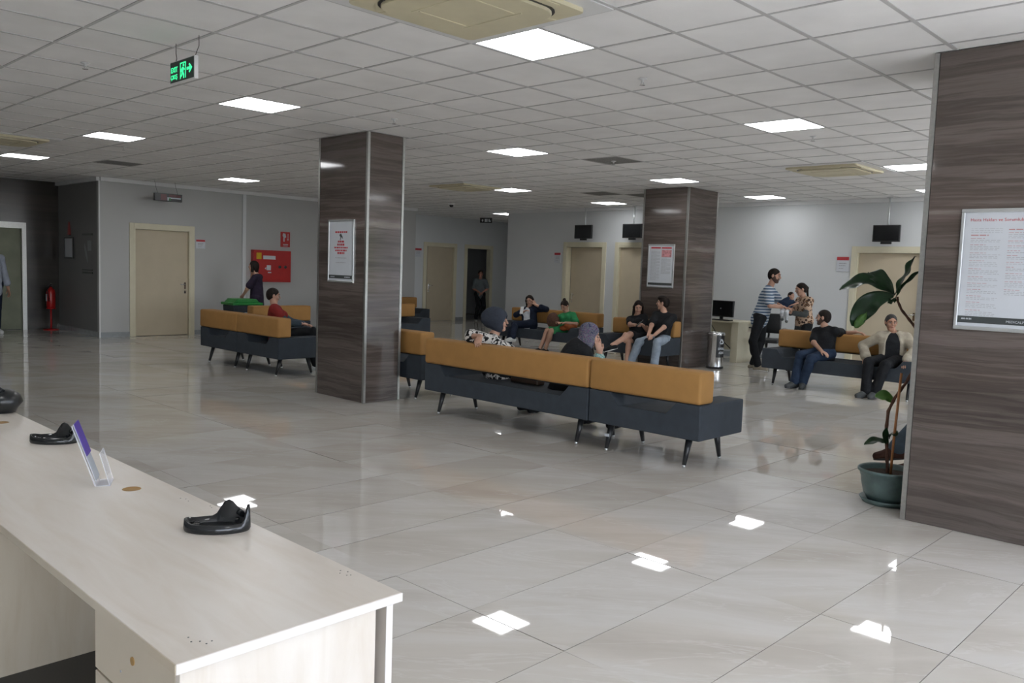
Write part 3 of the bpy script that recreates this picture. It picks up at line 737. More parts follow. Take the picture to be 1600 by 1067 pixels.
# ================================================================== SOFAS
def sofa(loc, rz, L, label, tag_=False):
    """local: length along x centred, back cushion at y 0..0.22, seat front at y 0.70"""
    e = empty('waiting_sofa', loc, label, 'sofa', None, rz)
    a = .235; s = .09
    prof = [(-L / 2, .25), (L / 2, .25), (L / 2, .545), (L / 2 - a, .545), (L / 2 - a - s, .425), (-L / 2 + a + s, .425), (-L / 2 + a, .545), (-L / 2, .545)]
    bm = BM(); prism(bm, prof, 'y', 0, .70, .012); o = mesh_obj('seat', bm, 'fabric_grey', e, False)
    bm = BM(); box(bm, -L / 2 + .002, L / 2 - .002, -.012, .205, .548, .815, .028, 4)
    o = mesh_obj('back_cushion', bm, 'fabric_ochre', e, True)
    bm = BM(); box(bm, -L / 2 + .04, L / 2 - .04, .03, .18, .535, .552); mesh_obj('cushion_mount', bm, 'black', e)
    for sx in (-1, 1):
        for y0, y1 in ((.14, .06), (.56, .64)):
            x = sx * (L / 2 - .17)
            bm = BM(); tube(bm, [(x, y0, .262), (x - sx * 0, y1 + (y0 - y1) * .1, .02)], [.032, .017], 14); mesh_obj('leg', bm, 'leg', e)
            bm = BM(); tube(bm, [(x, y1 + (y0 - y1) * .1, .024), (x, y1 + (y0 - y1) * .05, .0)], [.015, .012], 10); mesh_obj('leg_foot', bm, 'alu', e)
    if tag_:
        bm = BM(); x = -(L / 2 - .17); box(bm, x - .02, x + .02, .06, .075, .13, .155); mesh_obj('sticker', bm, 'paper', e)
    return e
sofa((-5.81, 5.87, 0), 0, 2.28, 'long ochre and charcoal sofa seen from behind, two headscarved women on it')
sofa((-4.085, 5.87, 0), 0, 1.15, 'empty short ochre and charcoal sofa seen from behind, nearest to the camera', True)
sofa((-8.10, 6.30, 0), 0, 1.15, 'sofa half hidden right behind the middle column, only its right end showing')
sofa((-11.88, 5.96, 0), 0, 1.15, 'left short sofa seen from behind in front of the green lidded bin')
sofa((-10.72, 5.96, 0), 0, 1.15, 'short sofa with the person in red on it, beside the middle column')
sofa((-13.08, 7.76, 0), H90, 1.15, 'short sofa behind the boy in red, its ochre back towards the camera')
sofa((-10.95, 12.72, 0), math.pi, 2.28, 'long sofa facing the camera under the person in green')
sofa((-8.36, 12.13, 0), math.pi, 1.30, 'short sofa against the back column under the young couple')
sofa((-4.86, 12.40, 0), math.pi, 2.28, 'long sofa at the right facing the camera with two seated men')
sofa((-13.75, 10.57, 0), -H90, 1.15, 'charcoal sofa end showing just right of the middle column, nearer one')
sofa((-16.6, 12.97, 0), -H90, 1.15, 'charcoal sofa end beside the corridor doors, farther one')
sofa((-1.45, 7.62, 0), H90, 1.15, 'sofa hidden behind the large right column, a seated person on it')

# ================================================================== FRONT DESK
dk = empty('reception_desk', (-1.63, .73, 0), 'long pale maple reception desk in the foreground, empty but for scanner cradles', 'desk')
def dpart(name, material, *boxes, bev=.001):
    bm = BM()
    for b_ in boxes: box(bm, *b_, bev, 1)
    return mesh_obj(name, bm, material, dk)
dpart('worktop', 'wood', (-4.4, 0, 0, .59, .727, .75))
dpart('worktop_edge', 'edge', (0.0, .002, 0, .592, .727, .7495)); dpart('worktop_edge', 'wood_warm_dim', (-4.4, .001, -.002, 0, .727, .7495))
dpart('end_panel', 'wood', (-.028, -.008, .012, .515, .0, .727))
dpart('front_panel', 'wood', (-4.38, -.008, .548, .566, .0, .727)); dpart('front_panel_edge', 'edge', (-.008, -.005, .546, .567, 0, .727))
dpart('divider_panel', 'wood_warm_dim', (-1.80, -1.78, .02, .545, .0, .727)); dpart('divider_panel', 'wood_warm_dim', (-2.6, -2.58, .02, .545, .0, .727))
ped = dpart('drawer_unit', 'wood_warm_dim', (-.48, -.03, .03, .5, .0, .725))
for z0, z1 in ((.565, .722), (.30, .558), (.03, .293)):
    bm = BM(); box(bm, -.482, -.03, .012, .03, z0, z1, .0015, 1); dr = mesh_obj('drawer', bm, 'wood_warm_dim', ped)
    bm = BM(); tube(bm, [(-.25, .0135, (z0 + z1) / 2 + .02), (-.25, .0095, (z0 + z1) / 2 + .02)], .010, 16); mesh_obj('finger_hole', bm, 'brown', dr)
    bm = BM(); tube(bm, [(-.32, .0135, (z0 + z1) / 2 - .03), (-.32, .0105, (z0 + z1) / 2 - .03)], .003, 8); mesh_obj('screw_hole', bm, 'ink', dr)
for x in (-1.39, -2.97): bm = BM(); lathe(bm, [(0, .7505), (.026, .7505), (.03, .7515), (.032, .7505)], (x, .46, 0), 28); mesh_obj('cable_grommet', bm, 'brown', dk)
def holes(pts, r=.0022):
    bm = BM()
    for x, y in pts: lathe(bm, [(0, .7507), (r, .7507), (r, .7502)], (x, y, 0), 8)
    return mesh_obj('screw_holes', bm, 'ink_dark', dk)
holes([(-.105, .075), (-.07, .085), (-.055, .105), (-.05, .09), (-.08, .07)]); holes([(-.21, .57), (-.19, .553), (-.185, .562), (-.215, .548), (-.23, .56)]); holes([(-1.02, .575), (-1.0, .57), (-1.17, .54), (-1.15, .55), (-1.12, .545)])

bm = BM(); box(bm, -3.41, -2.13, .74, 1.27, .0005, .006); setp(mesh_obj('floor_shading', bm, 'black'), 'added dark sheet painting the shade in the kneehole of the front desk', 'mat')  # dark sheet added in place of the shadow under the desk
def cradle(x, y, rz, label, sc=1.0):
    e = empty('scanner_cradle', (x, y, .7505), label, 'scanner cradle', None, rz); e.scale = (sc, sc, sc)
    def ov(a, b, n=40): return [(a * math.cos(2 * math.pi * k / n), b * math.sin(2 * math.pi * k / n)) for k in range(n)]
    bm = BM(); n = 48; a, b = .098, .056; rings = []
    def rim(t):   # height of the rim: low at the front, a tall saddle at the back (x>0)
        c = math.cos(t - .62); h = .028; tt = abs((t - .62 + math.pi) % (2 * math.pi) - math.pi)
        u = min(1, max(0, (c - .38) / .38)); h += .052 * (u * u * (3 - 2 * u)); h -= .034 * max(0, 1 - (tt / .60) ** 2); h += .008 * max(0, -math.cos(t) - .75) / .25
        return h
    for rr, f in ((1.0, 0), (1.03, .3), (1.0, 1.0), (.93, 1.0), (.88, .45), (.85, .3)):
        rings.append([bm.verts.new((a * rr * math.cos(2 * math.pi * k / n), b * rr * math.sin(2 * math.pi * k / n), rim(2 * math.pi * k / n) * f if f > .5 else .026 * f)) for k in range(n)])
    for p, q in zip(rings, rings[1:]):
        for k in range(n): fc = bm.faces.new((p[k], p[(k + 1) % n], q[(k + 1) % n], q[k])); fc.smooth = True
    bm.faces.new(rings[0][::-1]); mesh_obj('cradle_rim', bm, 'black_gloss', e)
    bm = BM(); prism(bm, ov(a * .86, b * .86), 'z', .004, .010); mesh_obj('tray', bm, 'black', e)
    bm = BM(); tube(bm, [(.070, .022, .042), (.058, .036, .044)], .009, 10); tube(bm, [(.06, -.012, .03), (.06, .012, .03)], .006, 8); mesh_obj('contact_block', bm, 'black_gloss', e)
    bm = BM(); lathe(bm, [(0, .016), (.012, .015), (.015, .008), (.014, .0)], (-.062, -.012, .008), 14); lathe(bm, [(0, .014), (.009, .013), (.011, .008), (.01, .0)], (-.066, .016, .008), 14); mesh_obj('locating_stud', bm, 'black_gloss', e)
    return e
cradle(-2.40, 1.205, math.radians(52), 'black oval scanner cradle nearest the desk corner')
cradle(-3.99, 1.235, math.radians(50), 'black oval scanner cradle farther along the desk, behind the leaflet stand')
# handset at the left frame edge
hs = empty('desk_telephone_base', (-4.93, 1.27, .7505), 'dark rounded device cut off by the left picture edge, on the desk', 'device', None, math.radians(10))
bm = BM(); lathe(bm, [(0, 0), (.085, 0), (.095, .02), (.125, .055), (.11, .09), (.07, .115), (0, .12)], seg=36, sy=.8); o = mesh_obj('shell', bm, 'black', hs, True)
bm = BM(); tube(bm, [(-.07, -.02, .112), (0, -.03, .135), (.07, -.02, .112)], .014, 10); mesh_obj('grip', bm, 'black_gloss', hs)
# leaflet stand
ls = empty('leaflet_stand', (-3.17, 1.13, .7505), 'clear acrylic leaflet stand with violet print, seen edge on', 'leaflet stand', None, math.radians(-27))
bm = BM(); prism(bm, [(-.002, .004), (-.078, .225), (-.081, .223), (-.006, .0)], 'x', -.05, .05); mesh_obj('back_plate', bm, 'acrylic', ls)
bm = BM(); prism(bm, [(-.002, .0), (.045, .0), (.045, .003), (-.002, .003)], 'x', -.05, .05); prism(bm, [(.042, .0), (.045, .0), (.012, .12), (.009, .12)], 'x', -.05, .05); mesh_obj('foot_plate', bm, 'acrylic', ls)
bm = BM(); prism(bm, [(-.002, .02), (-.074, .228), (-.0755, .227), (-.0035, .019)], 'x', -.046, .046); mesh_obj('leaflet', bm, 'paper', ls)
bm = BM(); prism(bm, [(-.032, .112), (-.0735, .230), (-.0715, .230), (-.030, .112)], 'x', -.047, .047); mesh_obj('violet_print', bm, 'purple', ls)

# ================================================================== BACK DESK, MONITOR, CHAIR, BINS
bd = empty('computer_desk', (-8.4, 14.15, 0), 'cream computer desk by the back wall, right of the back column', 'desk')
bm = BM(); box(bm, -.75, .70, -.1, .6, .745, .775, .003, 1); mesh_obj('worktop', bm, 'door_frame', bd)
bm = BM(); box(bm, .52, .66, -.04, .56, 0, .745, .003, 1); mesh_obj('side_panel', bm, 'door_frame', bd)
bm = BM(); box(bm, -.73, -.70, -.08, .56, 0, .745, .003, 1); mesh_obj('side_panel', bm, 'door_frame', bd)
bm = BM(); box(bm, -.70, .52, .35, .37, .2, .745); mesh_obj('modesty_panel', bm, 'door_frame', bd)
bm = BM(); tube(bm, [(-.1, .05, .74), (-.2, .0, .68), (-.25, .02, .6)], .012, 8); tube(bm, [(-.1, .2, .74), (.1, .22, .45), (.4, .25, .2), (.5, .3, .02)], .008, 8); mesh_obj('cable', bm, 'black', bd)
mo = empty('desktop_monitor', (-8.22, 14.3, .776), 'black desktop monitor on the cream computer desk', 'monitor')
bm = BM(); box(bm, -.26, .26, -.02, .03, .06, .37, .006); mesh_obj('monitor_housing', bm, 'black', mo)
bm = BM(); box(bm, -.24, .24, -.023, -.02, .085, .355); mesh_obj('display', bm, 'black_gloss', mo)
bm = BM(); box(bm, -.03, .03, .0, .03, .01, .12); lathe(bm, [(0, 0), (.11, 0), (.11, .008), (.03, .015), (0, .015)]); mesh_obj('monitor_foot', bm, 'black', mo)
bm = BM(); lathe(bm, [(0, 0), (.012, 0), (.012, .002), (0, .002)], seg=12)
for v in bm.verts: v.co = Vector((v.co.x, -.023 - v.co.z, .22 + v.co.y))
mesh_obj('badge', bm, 'ink', mo)
kb = BM(); box(kb, -.2, .2, -.07, .07, 0, .022, .005); setp(mesh_obj('keyboard', kb, 'black', None, loc=(-8.1, 14.12, .776)), 'black keyboard in front of the desktop monitor', 'keyboard')
oc = empty('office_chair', (-7.28, 14.35, 0), 'black office chair between the computer desk and the man in stripes', 'chair', None, math.radians(20))
bm = BM(); box(bm, -.23, .23, -.22, .22, .42, .50, .03, 3); mesh_obj('seat', bm, 'black', oc, True)
bm = BM(); box(bm, -.22, .22, .2, .25, .58, .95, .025, 3); mesh_obj('backrest', bm, 'black', oc, True)
bm = BM(); tube(bm, [(0, .05, .44), (0, .2, .46), (0, .27, .55), (0, .26, .8)], .018, 8); mesh_obj('back_bar', bm, 'black', oc)
for s in (-1, 1): bm = BM(); tube(bm, [(s * .2, .08, .45), (s * .29, .08, .48), (s * .29, .08, .67)], .012, 8); box(bm, s * .29 - .03, s * .29 + .03, -.12, .14, .67, .69, .006); mesh_obj('armrest', bm, 'black', oc)
bm = BM(); tube(bm, [(0, 0, .08), (0, 0, .43)], .025, 12); mesh_obj('gas_column', bm, 'chrome', oc)
for q in range(5):
    a = q * 2 * math.pi / 5; c, s = math.cos(a), math.sin(a)
    bm = BM(); tube(bm, [(0, 0, .11), (.27 * c, .27 * s, .07)], [.022, .013], 8); mesh_obj('base_spoke', bm, 'chrome', oc)
    bm = BM(); tube(bm, [(.27 * c - .02 * s, .27 * s + .02 * c, .028), (.27 * c + .02 * s, .27 * s - .02 * c, .028)], .028, 14); mesh_obj('castor', bm, 'black', oc)
# steel waste bin with label
sb = empty('steel_bin', (-7.60, 12.62, 0) if False else (-7.52, 12.95, 0), 'round steel waste bin with a black recycling label beside the back column', 'bin')
bm = BM(); lathe(bm, [(0, .0), (.145, 0), (.15, .01), (.15, .035)], seg=40); mesh_obj('base_ring', bm, 'black', sb)
bm = BM(); lathe(bm, [(.142, .035), (.142, .58), (.15, .585)], seg=40); mesh_obj('bin_body', bm, 'chrome', sb, True)
bm = BM(); lathe(bm, [(.15, .58), (.155, .60), (.15, .625), (.12, .635), (.10, .62), (.10, .50)], seg=40); mesh_obj('bin_rim', bm, 'chrome', sb, True)
bm = BM()
A0 = math.radians(-46 - 8); n = 8; vs = []
for k in range(n + 1):
    a = A0 + (k / n) * 1.25; vs.append((bm.verts.new((.146 * math.cos(a), .146 * math.sin(a), .20)), bm.verts.new((.146 * math.cos(a), .146 * math.sin(a), .585))))
for p, q in zip(vs, vs[1:]): bm.faces.new((p[0], q[0], q[1], p[1]))
r = bmesh.ops.extrude_face_region(bm, geom=list(bm.faces))
for v in [g for g in r['geom'] if isinstance(g, bmesh.types.BMVert)]: v.co.x *= 1.015; v.co.y *= 1.015
mesh_obj('label', bm, 'black', sb)
am = A0 + .62; cx_, cy_ = .152 * math.cos(am), .152 * math.sin(am)
def lblm(z, off): return face_m((cx_ - math.sin(am) * off, cy_ + math.cos(am) * off, z), (-math.sin(am), math.cos(am), 0))
text_mesh('lettering', 'EVSEL', .052, 'paper', sb, lblm(.335, -.072), .004, bold=.0015)
text_mesh('lettering', 'ATIK', .052, 'paper', sb, lblm(.265, -.055), .004, bold=.0015)
bm = BM(); tri = [(0, .05), (.045, -.03), (-.045, -.03)]
for i in range(3):
    p = Vector(tri[i]); q = Vector(tri[(i + 1) % 3]); a = p.lerp(q, .12); b_ = p.lerp(q, .72)
    prism(bm, thick(a, b_, .009), 'z', -.003, .003); d = (q - p).normalized(); nn = Vector((-d.y, d.x)); prism(bm, [tuple(b_ + nn * .018), tuple(b_ - nn * .018), tuple(b_ + d * .022)], 'z', -.003, .003)
bm.transform(lblm(.475, 0)); mesh_obj('recycling_symbol', bm, 'paper', sb)
# green lidded bin
gb = empty('green_bin', (-15.20, 8.12, 0), 'dark waste bin with a green lid behind the left sofa', 'bin', None, H90)
bm = BM(); prism(bm, [(-.24, 0), (.24, 0), (.29, .72), (-.29, .72)], 'y', -.22, .22, .02); mesh_obj('bin_body', bm, 'fabric_grey', gb)
bm = BM(); box(bm, -.32, .32, -.25, .25, .72, .77, .015); prism(bm, [(-.27, .77), (.27, .77), (.2, .84), (-.2, .84)], 'y', -.2, .2, .01); mesh_obj('lid', bm, 'green', gb)
flat(gb, 'label', [[(-.11, .3), (.11, .3), (.11, .5), (.06, .58), (-.06, .58), (-.11, .5)]], 'paper', -.222)
# brown bag on the sofa between the two women
hb = empty('handbag', (-5.82, 6.30, .426), 'brown leather handbag on the long sofa between the two women', 'handbag')
bm = BM(); prism(bm, [(-.2, 0), (.2, 0), (.17, .16), (-.17, .16)], 'y', -.06, .06, .02); mesh_obj('bag_body', bm, 'seat_brown', hb, True)
bm = BM(); tube(bm, [(-.1, 0, .15), (-.06, 0, .24), (.06, 0, .24), (.1, 0, .15)], .008, 8); mesh_obj('bag_handle', bm, 'seat_brown', hb)

# ================================================================== POTTED FICUS
pt = empty('potted_ficus', (-2.14, 6.20, 0), 'potted fiddle leaf ficus beside the large right column', 'potted plant')
px_, py_ = -2.14, 6.20
bm = BM(); lathe(bm, [(0, 0), (.16, 0), (.185, .035), (.178, .037), (.15, .012), (0, .012)], seg=40); mesh_obj('saucer', bm, 'pot', pt, True)
bm = BM(); lathe(bm, [(0, .013), (.125, .013), (.16, .07), (.178, .15), (.182, .19), (.188, .20), (.19, .215), (.205, .228), (.207, .245), (.198, .25), (.188, .235), (.18, .19), (0, .19)], seg=48); mesh_obj('planter', bm, 'pot', pt, True)
bm = BM(); lathe(bm, [(0, .215), (.10, .212), (.185, .208)], seg=30); mesh_obj('soil', bm, 'soil', pt, True)
stem = [(-2.15, 6.22, .20), (-2.17, 6.23, .36), (-2.19, 6.24, .52), (-2.185, 6.24, .66), (-2.15, 6.25, .76), (-2.08, 6.25, .88), (-2.02, 6.25, 1.02), (-1.985, 6.25, 1.14), (-2.03, 6.25, 1.26), (-2.09, 6.25, 1.33), (-2.15, 6.25, 1.40), (-2.18, 6.25, 1.46), (-2.185, 6.25, 1.50)]
L_ = lambda q: (q[0] - px_, q[1] - py_, q[2])
sp = []
for a, b_ in zip(stem, stem[1:]):
    for k in range(4): sp.append(Vector(L_(a)).lerp(Vector(L_(b_)), k / 4))
bm = BM(); tube(bm, sp, [.012 * (1 - .35 * i / len(sp)) * (1.18 if i % 3 == 0 else .95) for i in range(len(sp))], 10); mesh_obj('stem', bm, 'bark', pt, True)
bm = BM(); tube(bm, [L_((-2.12, 6.19, .19)), L_((-2.115, 6.19, .45)), L_((-2.10, 6.2, .95))], .009, 10); mesh_obj('stake', bm, 'cane', pt, True)
def leaf(base, mid, tip, width, normal, material='leaf', wave=.012, fold=.18):
    base, mid, tip, nrm = map(Vector, (base, mid, tip, normal)); base = Vector(L_(base)); mid = Vector(L_(mid)); tip = Vector(L_(tip)); n, mseg = 18, 8
    ph = rp.uniform(0, 6)
    bm = BM(); g = []
    for i in range(n + 1):
        t = i / n; c = base * (1 - t) ** 2 + mid * 2 * t * (1 - t) + tip * t * t; d = ((mid - base) * (1 - t) + (tip - mid) * t).normalized()
        sd = d.cross(nrm).normalized(); up = sd.cross(d)
        ww = width * (math.sin(math.pi * min(1, t * .93 + .035)) ** .75) * (.62 + .55 * t) * (1 if t < .96 else .5)
        row = []
        for k in range(mseg + 1):
            s = (k / mseg * 2 - 1); row.append(bm.verts.new(c + sd * s * ww * .5 + up * (fold * abs(s) * ww * .5 + wave * abs(s) ** 2 * math.sin(t * 13 + ph + (0 if s > 0 else 2)))))
        g.append(row)
    for a, b_ in zip(g, g[1:]):
        for k in range(mseg): f = bm.faces.new((a[k], a[k + 1], b_[k + 1], b_[k])); f.smooth = True
    r = bmesh.ops.solidify(bm, geom=list(bm.faces), thickness=.0012)
    tube(bm, [base * (1 - t) ** 2 + mid * 2 * t * (1 - t) + tip * t * t - nrm * .001 for t in [i / 8 * .9 for i in range(9)]], [.003 - .0025 * i / 9 for i in range(9)], 6)
    return mesh_obj('leaf', bm, material, pt)
D = lambda a, b_, c: (a, b_, c)
dn = (-W_.x * .75, -W_.y * .75, .66)
leaf((-2.21, 6.25, 1.50), (-2.38, 6.23, 1.68), (-2.585, 6.20, 1.52), .17, (.25, -.5, .8), 'leaf')
leaf((-2.21, 6.25, 1.51), (-2.33, 6.27, 1.64), (-2.42, 6.32, 1.66), .13, (.35, -.75, .5), 'leaf', .01, .25)
leaf((-2.21, 6.25, 1.50), (-2.13, 6.22, 1.62), (-2.065, 6.20, 1.78), .10, (-.75, -.6, .25), 'leaf', .014, .3)
leaf((-2.21, 6.25, 1.49), (-2.38, 6.22, 1.50), (-2.47, 6.2, 1.26), .17, (.5, -.85, .25), 'leaf', .014, .2)
leaf((-2.20, 6.24, 1.47), (-2.13, 6.2, 1.60), (-2.0, 6.16, 1.68), .05, (-.5, -.8, .5), 'leaf', .006, .4)
leaf((-2.185, 6.25, 1.46), (-2.21, 6.23, 1.47), (-2.235, 6.21, 1.44), .05, (0, -.8, .5), 'leaf')
leaf((-2.38, 6.22, 1.37), (-2.41, 6.2, 1.31), (-2.445, 6.18, 1.25), .07, (.3, -.9, .2), 'leaf_light')
leaf((-2.16, 6.25, .72), (-2.2, 6.22, .80), (-2.27, 6.2, .755), .10, (.1, -.7, .7), 'leaf_light', .004)
leaf((-2.175, 6.24, .42), (-2.23, 6.2, .47), (-2.31, 6.16, .40), .09, (.1, -.4, .9), 'leaf', .004)
leaf((-2.165, 6.24, .46), (-2.13, 6.2, .54), (-2.09, 6.16, .50), .07, (.1, -.6, .8), 'leaf', .004)
leaf((-2.165, 6.24, .40), (-2.19, 6.2, .47), (-2.165, 6.17, .55), .05, (.5, -.7, .3), 'leaf', .004)
# ================================================================== PEOPLE
# A body is sculpted as one distance field (tapered limbs, ellipsoids, smooth joins) and skinned with surface nets.
class Field:
    def __init__(s, h): s.h = h; s.pr = []
    def cap(s, a, b, ra, rb, k=.02, flat=None, fs=1., op='u', ends='round'):
        s.pr.append(('cap', np.array(a, float), np.array(b, float), ra, rb, k, None if flat is None else np.array(flat, float), fs, op, ends)); return s
    def ell(s, c, ax, rad, k=.02, op='u'):
        s.pr.append(('ell', np.array(c, float), np.array(ax, float), np.array(rad, float), 0, k, None, 1, op, '')); return s
    def pln(s, p0, n): s.pr.append(('pln', np.array(p0, float), un(n), 0, 0, 0, None, 1, 'p', '')); return s
    def build(s, cut=None):
        lo = np.full(3, 1e9); hi = -lo
        for p in s.pr:
            if p[8] != 'u': continue
            if p[0] == 'cap':
                r = max(p[3], p[4]); lo = np.minimum(lo, np.minimum(p[1], p[2]) - r); hi = np.maximum(hi, np.maximum(p[1], p[2]) + r)
            else:
                r = p[3].max(); lo = np.minimum(lo, p[1] - r); hi = np.maximum(hi, p[1] + r)
        h = s.h; lo -= 3 * h; hi += 3 * h; n = np.ceil((hi - lo) / h).astype(int) + 1
        D = np.full(n, .25, np.float32); ax = [(lo[i] + h * np.arange(n[i])).astype(np.float32) for i in range(3)]
        for p in s.pr:
            kind, op, k = p[0], p[8], p[5]
            if kind == 'pln':
                D = np.maximum(D, (ax[0][:, None, None] - p[1][0]) * p[2][0] + (ax[1][None, :, None] - p[1][1]) * p[2][1] + (ax[2][None, None, :] - p[1][2]) * p[2][2]).astype(np.float32); continue
            if kind == 'cap': r = max(p[3], p[4]) + k + 2 * h; l = np.minimum(p[1], p[2]) - r; u = np.maximum(p[1], p[2]) + r
            else: r = p[3].max() + k + 2 * h; l = p[1] - r; u = p[1] + r
            i0 = np.clip(np.floor((l - lo) / h).astype(int), 0, n - 1); i1 = np.clip(np.ceil((u - lo) / h).astype(int) + 1, 1, n)
            if (i1 <= i0).any(): continue
            X = ax[0][i0[0]:i1[0], None, None]; Y = ax[1][None, i0[1]:i1[1], None]; Z = ax[2][None, None, i0[2]:i1[2]]
            if kind == 'cap':
                a, b = p[1], p[2]; ba = b - a; fl, fs = p[6], p[7]
                px, py, pz = X - a[0], Y - a[1], Z - a[2]
                if fl is not None:
                    ba = ba - fl * np.dot(ba, fl) + fl * np.dot(ba, fl) / fs
                    q = px * fl[0] + py * fl[1] + pz * fl[2]; e = q * (1 / fs - 1)
                    px = px + fl[0] * e; py = py + fl[1] * e; pz = pz + fl[2] * e
                L2 = max(np.dot(ba, ba), 1e-9); t = (px * ba[0] + py * ba[1] + pz * ba[2]) / L2
                tc = np.clip(t, 0, 1)
                d = np.sqrt((px - tc * ba[0]) ** 2 + (py - tc * ba[1]) ** 2 + (pz - tc * ba[2]) ** 2) - (p[3] + (p[4] - p[3]) * tc)
                if p[9] == 'flat':
                    L = math.sqrt(L2); d = np.sqrt(np.maximum((px - t * ba[0]) ** 2 + (py - t * ba[1]) ** 2 + (pz - t * ba[2]) ** 2, 0)) - (p[3] + (p[4] - p[3]) * tc)
                    d = np.maximum(d, np.maximum(-t, t - 1) * L)
                if fl is not None: d = d * (fs if fs < 1 else 1)
            else:
                A, rad = p[2], p[3]; px, py, pz = X - p[1][0], Y - p[1][1], Z - p[1][2]
                q = [(px * A[i][0] + py * A[i][1] + pz * A[i][2]) for i in range(3)]
                k0 = np.sqrt(sum((q[i] / rad[i]) ** 2 for i in range(3))); k1 = np.sqrt(sum((q[i] / rad[i] ** 2) ** 2 for i in range(3))) + 1e-9
                d = k0 * (k0 - 1) / k1
            sl = tuple(slice(i0[i], i1[i]) for i in range(3)); C = D[sl]
            if op == 'u':
                if k > 0: w = np.clip(.5 + .5 * (C - d) / k, 0, 1); C = C * (1 - w) + d * w - k * w * (1 - w)
                else: C = np.minimum(C, d)
            else: C = np.maximum(C, -d)
            D[sl] = C
        if cut is not None:   # keep the side where (x-p).n < 0
            for (p0, nn) in cut:
                D = np.maximum(D, (ax[0][:, None, None] - p0[0]) * nn[0] + (ax[1][None, :, None] - p0[1]) * nn[1] + (ax[2][None, None, :] - p0[2]) * nn[2])
        return nets(D, lo, h)
def nets(D, lo, h):
    n = np.array(D.shape); ins = D < 0
    c = np.zeros(n - 1, np.int8)
    for dx in (0, 1):
        for dy in (0, 1):
            for dz in (0, 1): c += ins[dx:n[0] - 1 + dx, dy:n[1] - 1 + dy, dz:n[2] - 1 + dz]
    act = (c > 0) & (c < 8); idx = np.full(n - 1, -1, np.int64); cells = np.argwhere(act); idx[act] = np.arange(len(cells))
    P = np.zeros((len(cells), 3)); W = np.zeros(len(cells)); cor = [(a, b, g) for a in (0, 1) for b in (0, 1) for g in (0, 1)]
    V = {q: D[cells[:, 0] + q[0], cells[:, 1] + q[1], cells[:, 2] + q[2]] for q in cor}
    for q in cor:
        for ax in range(3):
            if q[ax]: continue
            e = list(q); e[ax] = 1; e = tuple(e); a, b = V[q], V[e]; mk = (a < 0) != (b < 0)
            t = np.where(mk, a / np.where(mk, a - b, 1), 0); pt = np.tile(np.array(q, float), (len(cells), 1)); pt[:, ax] = t
            P[mk] += pt[mk]; W[mk] += 1
    P = (cells + P / W[:, None]) * h + lo
    F = []
    for ax in range(3):
        u, v = (ax + 1) % 3, (ax + 2) % 3
        s0 = [slice(None)] * 3; s1 = [slice(None)] * 3; s0[ax] = slice(0, n[ax] - 1); s1[ax] = slice(1, n[ax])
        A, B = ins[tuple(s0)], ins[tuple(s1)]; e = np.argwhere(A != B)
        e = e[(e[:, u] > 0) & (e[:, v] > 0) & (e[:, u] < n[u] - 1) & (e[:, v] < n[v] - 1)]
        if not len(e): continue
        def g(du, dv):
            q = e.copy(); q[:, u] -= du; q[:, v] -= dv; return idx[q[:, 0], q[:, 1], q[:, 2]]
        quad = np.stack([g(1, 1), g(0, 1), g(0, 0), g(1, 0)], 1); fl = ~A[e[:, 0], e[:, 1], e[:, 2]]; quad[fl] = quad[fl][:, ::-1]; F.append(quad)
    F = np.concatenate(F); F = F[(F >= 0).all(1)]
    return P, F
def skin_mesh(name, PF, org, material, parent=None):
    P, F = PF; me = bpy.data.meshes.new(name); P = P - np.array(org)
    me.vertices.add(len(P)); me.vertices.foreach_set('co', P.astype(np.float32).ravel())
    me.loops.add(F.size); me.loops.foreach_set('vertex_index', F.ravel().astype(np.int32))
    me.polygons.add(len(F)); me.polygons.foreach_set('loop_start', np.arange(0, F.size, 4, dtype=np.int32)); me.polygons.foreach_set('loop_total', np.full(len(F), 4, np.int32))
    me.update(calc_edges=True)
    return link_mesh(name, me, material, parent, True)
def V3(*a): return np.array(a, float)
def un(v): v = np.array(v, float); return v / (np.linalg.norm(v) + 1e-9)
def bend(a, b, hint, la, lb):
    a, b, hint = map(lambda q: np.array(q, float), (a, b, hint)); d = b - a; L = np.linalg.norm(d); L2 = min(L, (la + lb) * .995); la2, lb2 = la, lb
    if L > la + lb: sc = L / (la + lb) * 1.001; la2, lb2 = la * sc, lb * sc; L2 = L
    u = d / (L + 1e-9); x = (la2 ** 2 - lb2 ** 2 + L2 ** 2) / (2 * L2); y = math.sqrt(max(la2 ** 2 - x ** 2, 0)); hh = hint - a; hh = hh - u * np.dot(hh, u)
    return a + u * x + un(hh) * y
def ang(deg): r = math.radians(deg); return V3(math.cos(r), math.sin(r), 0)

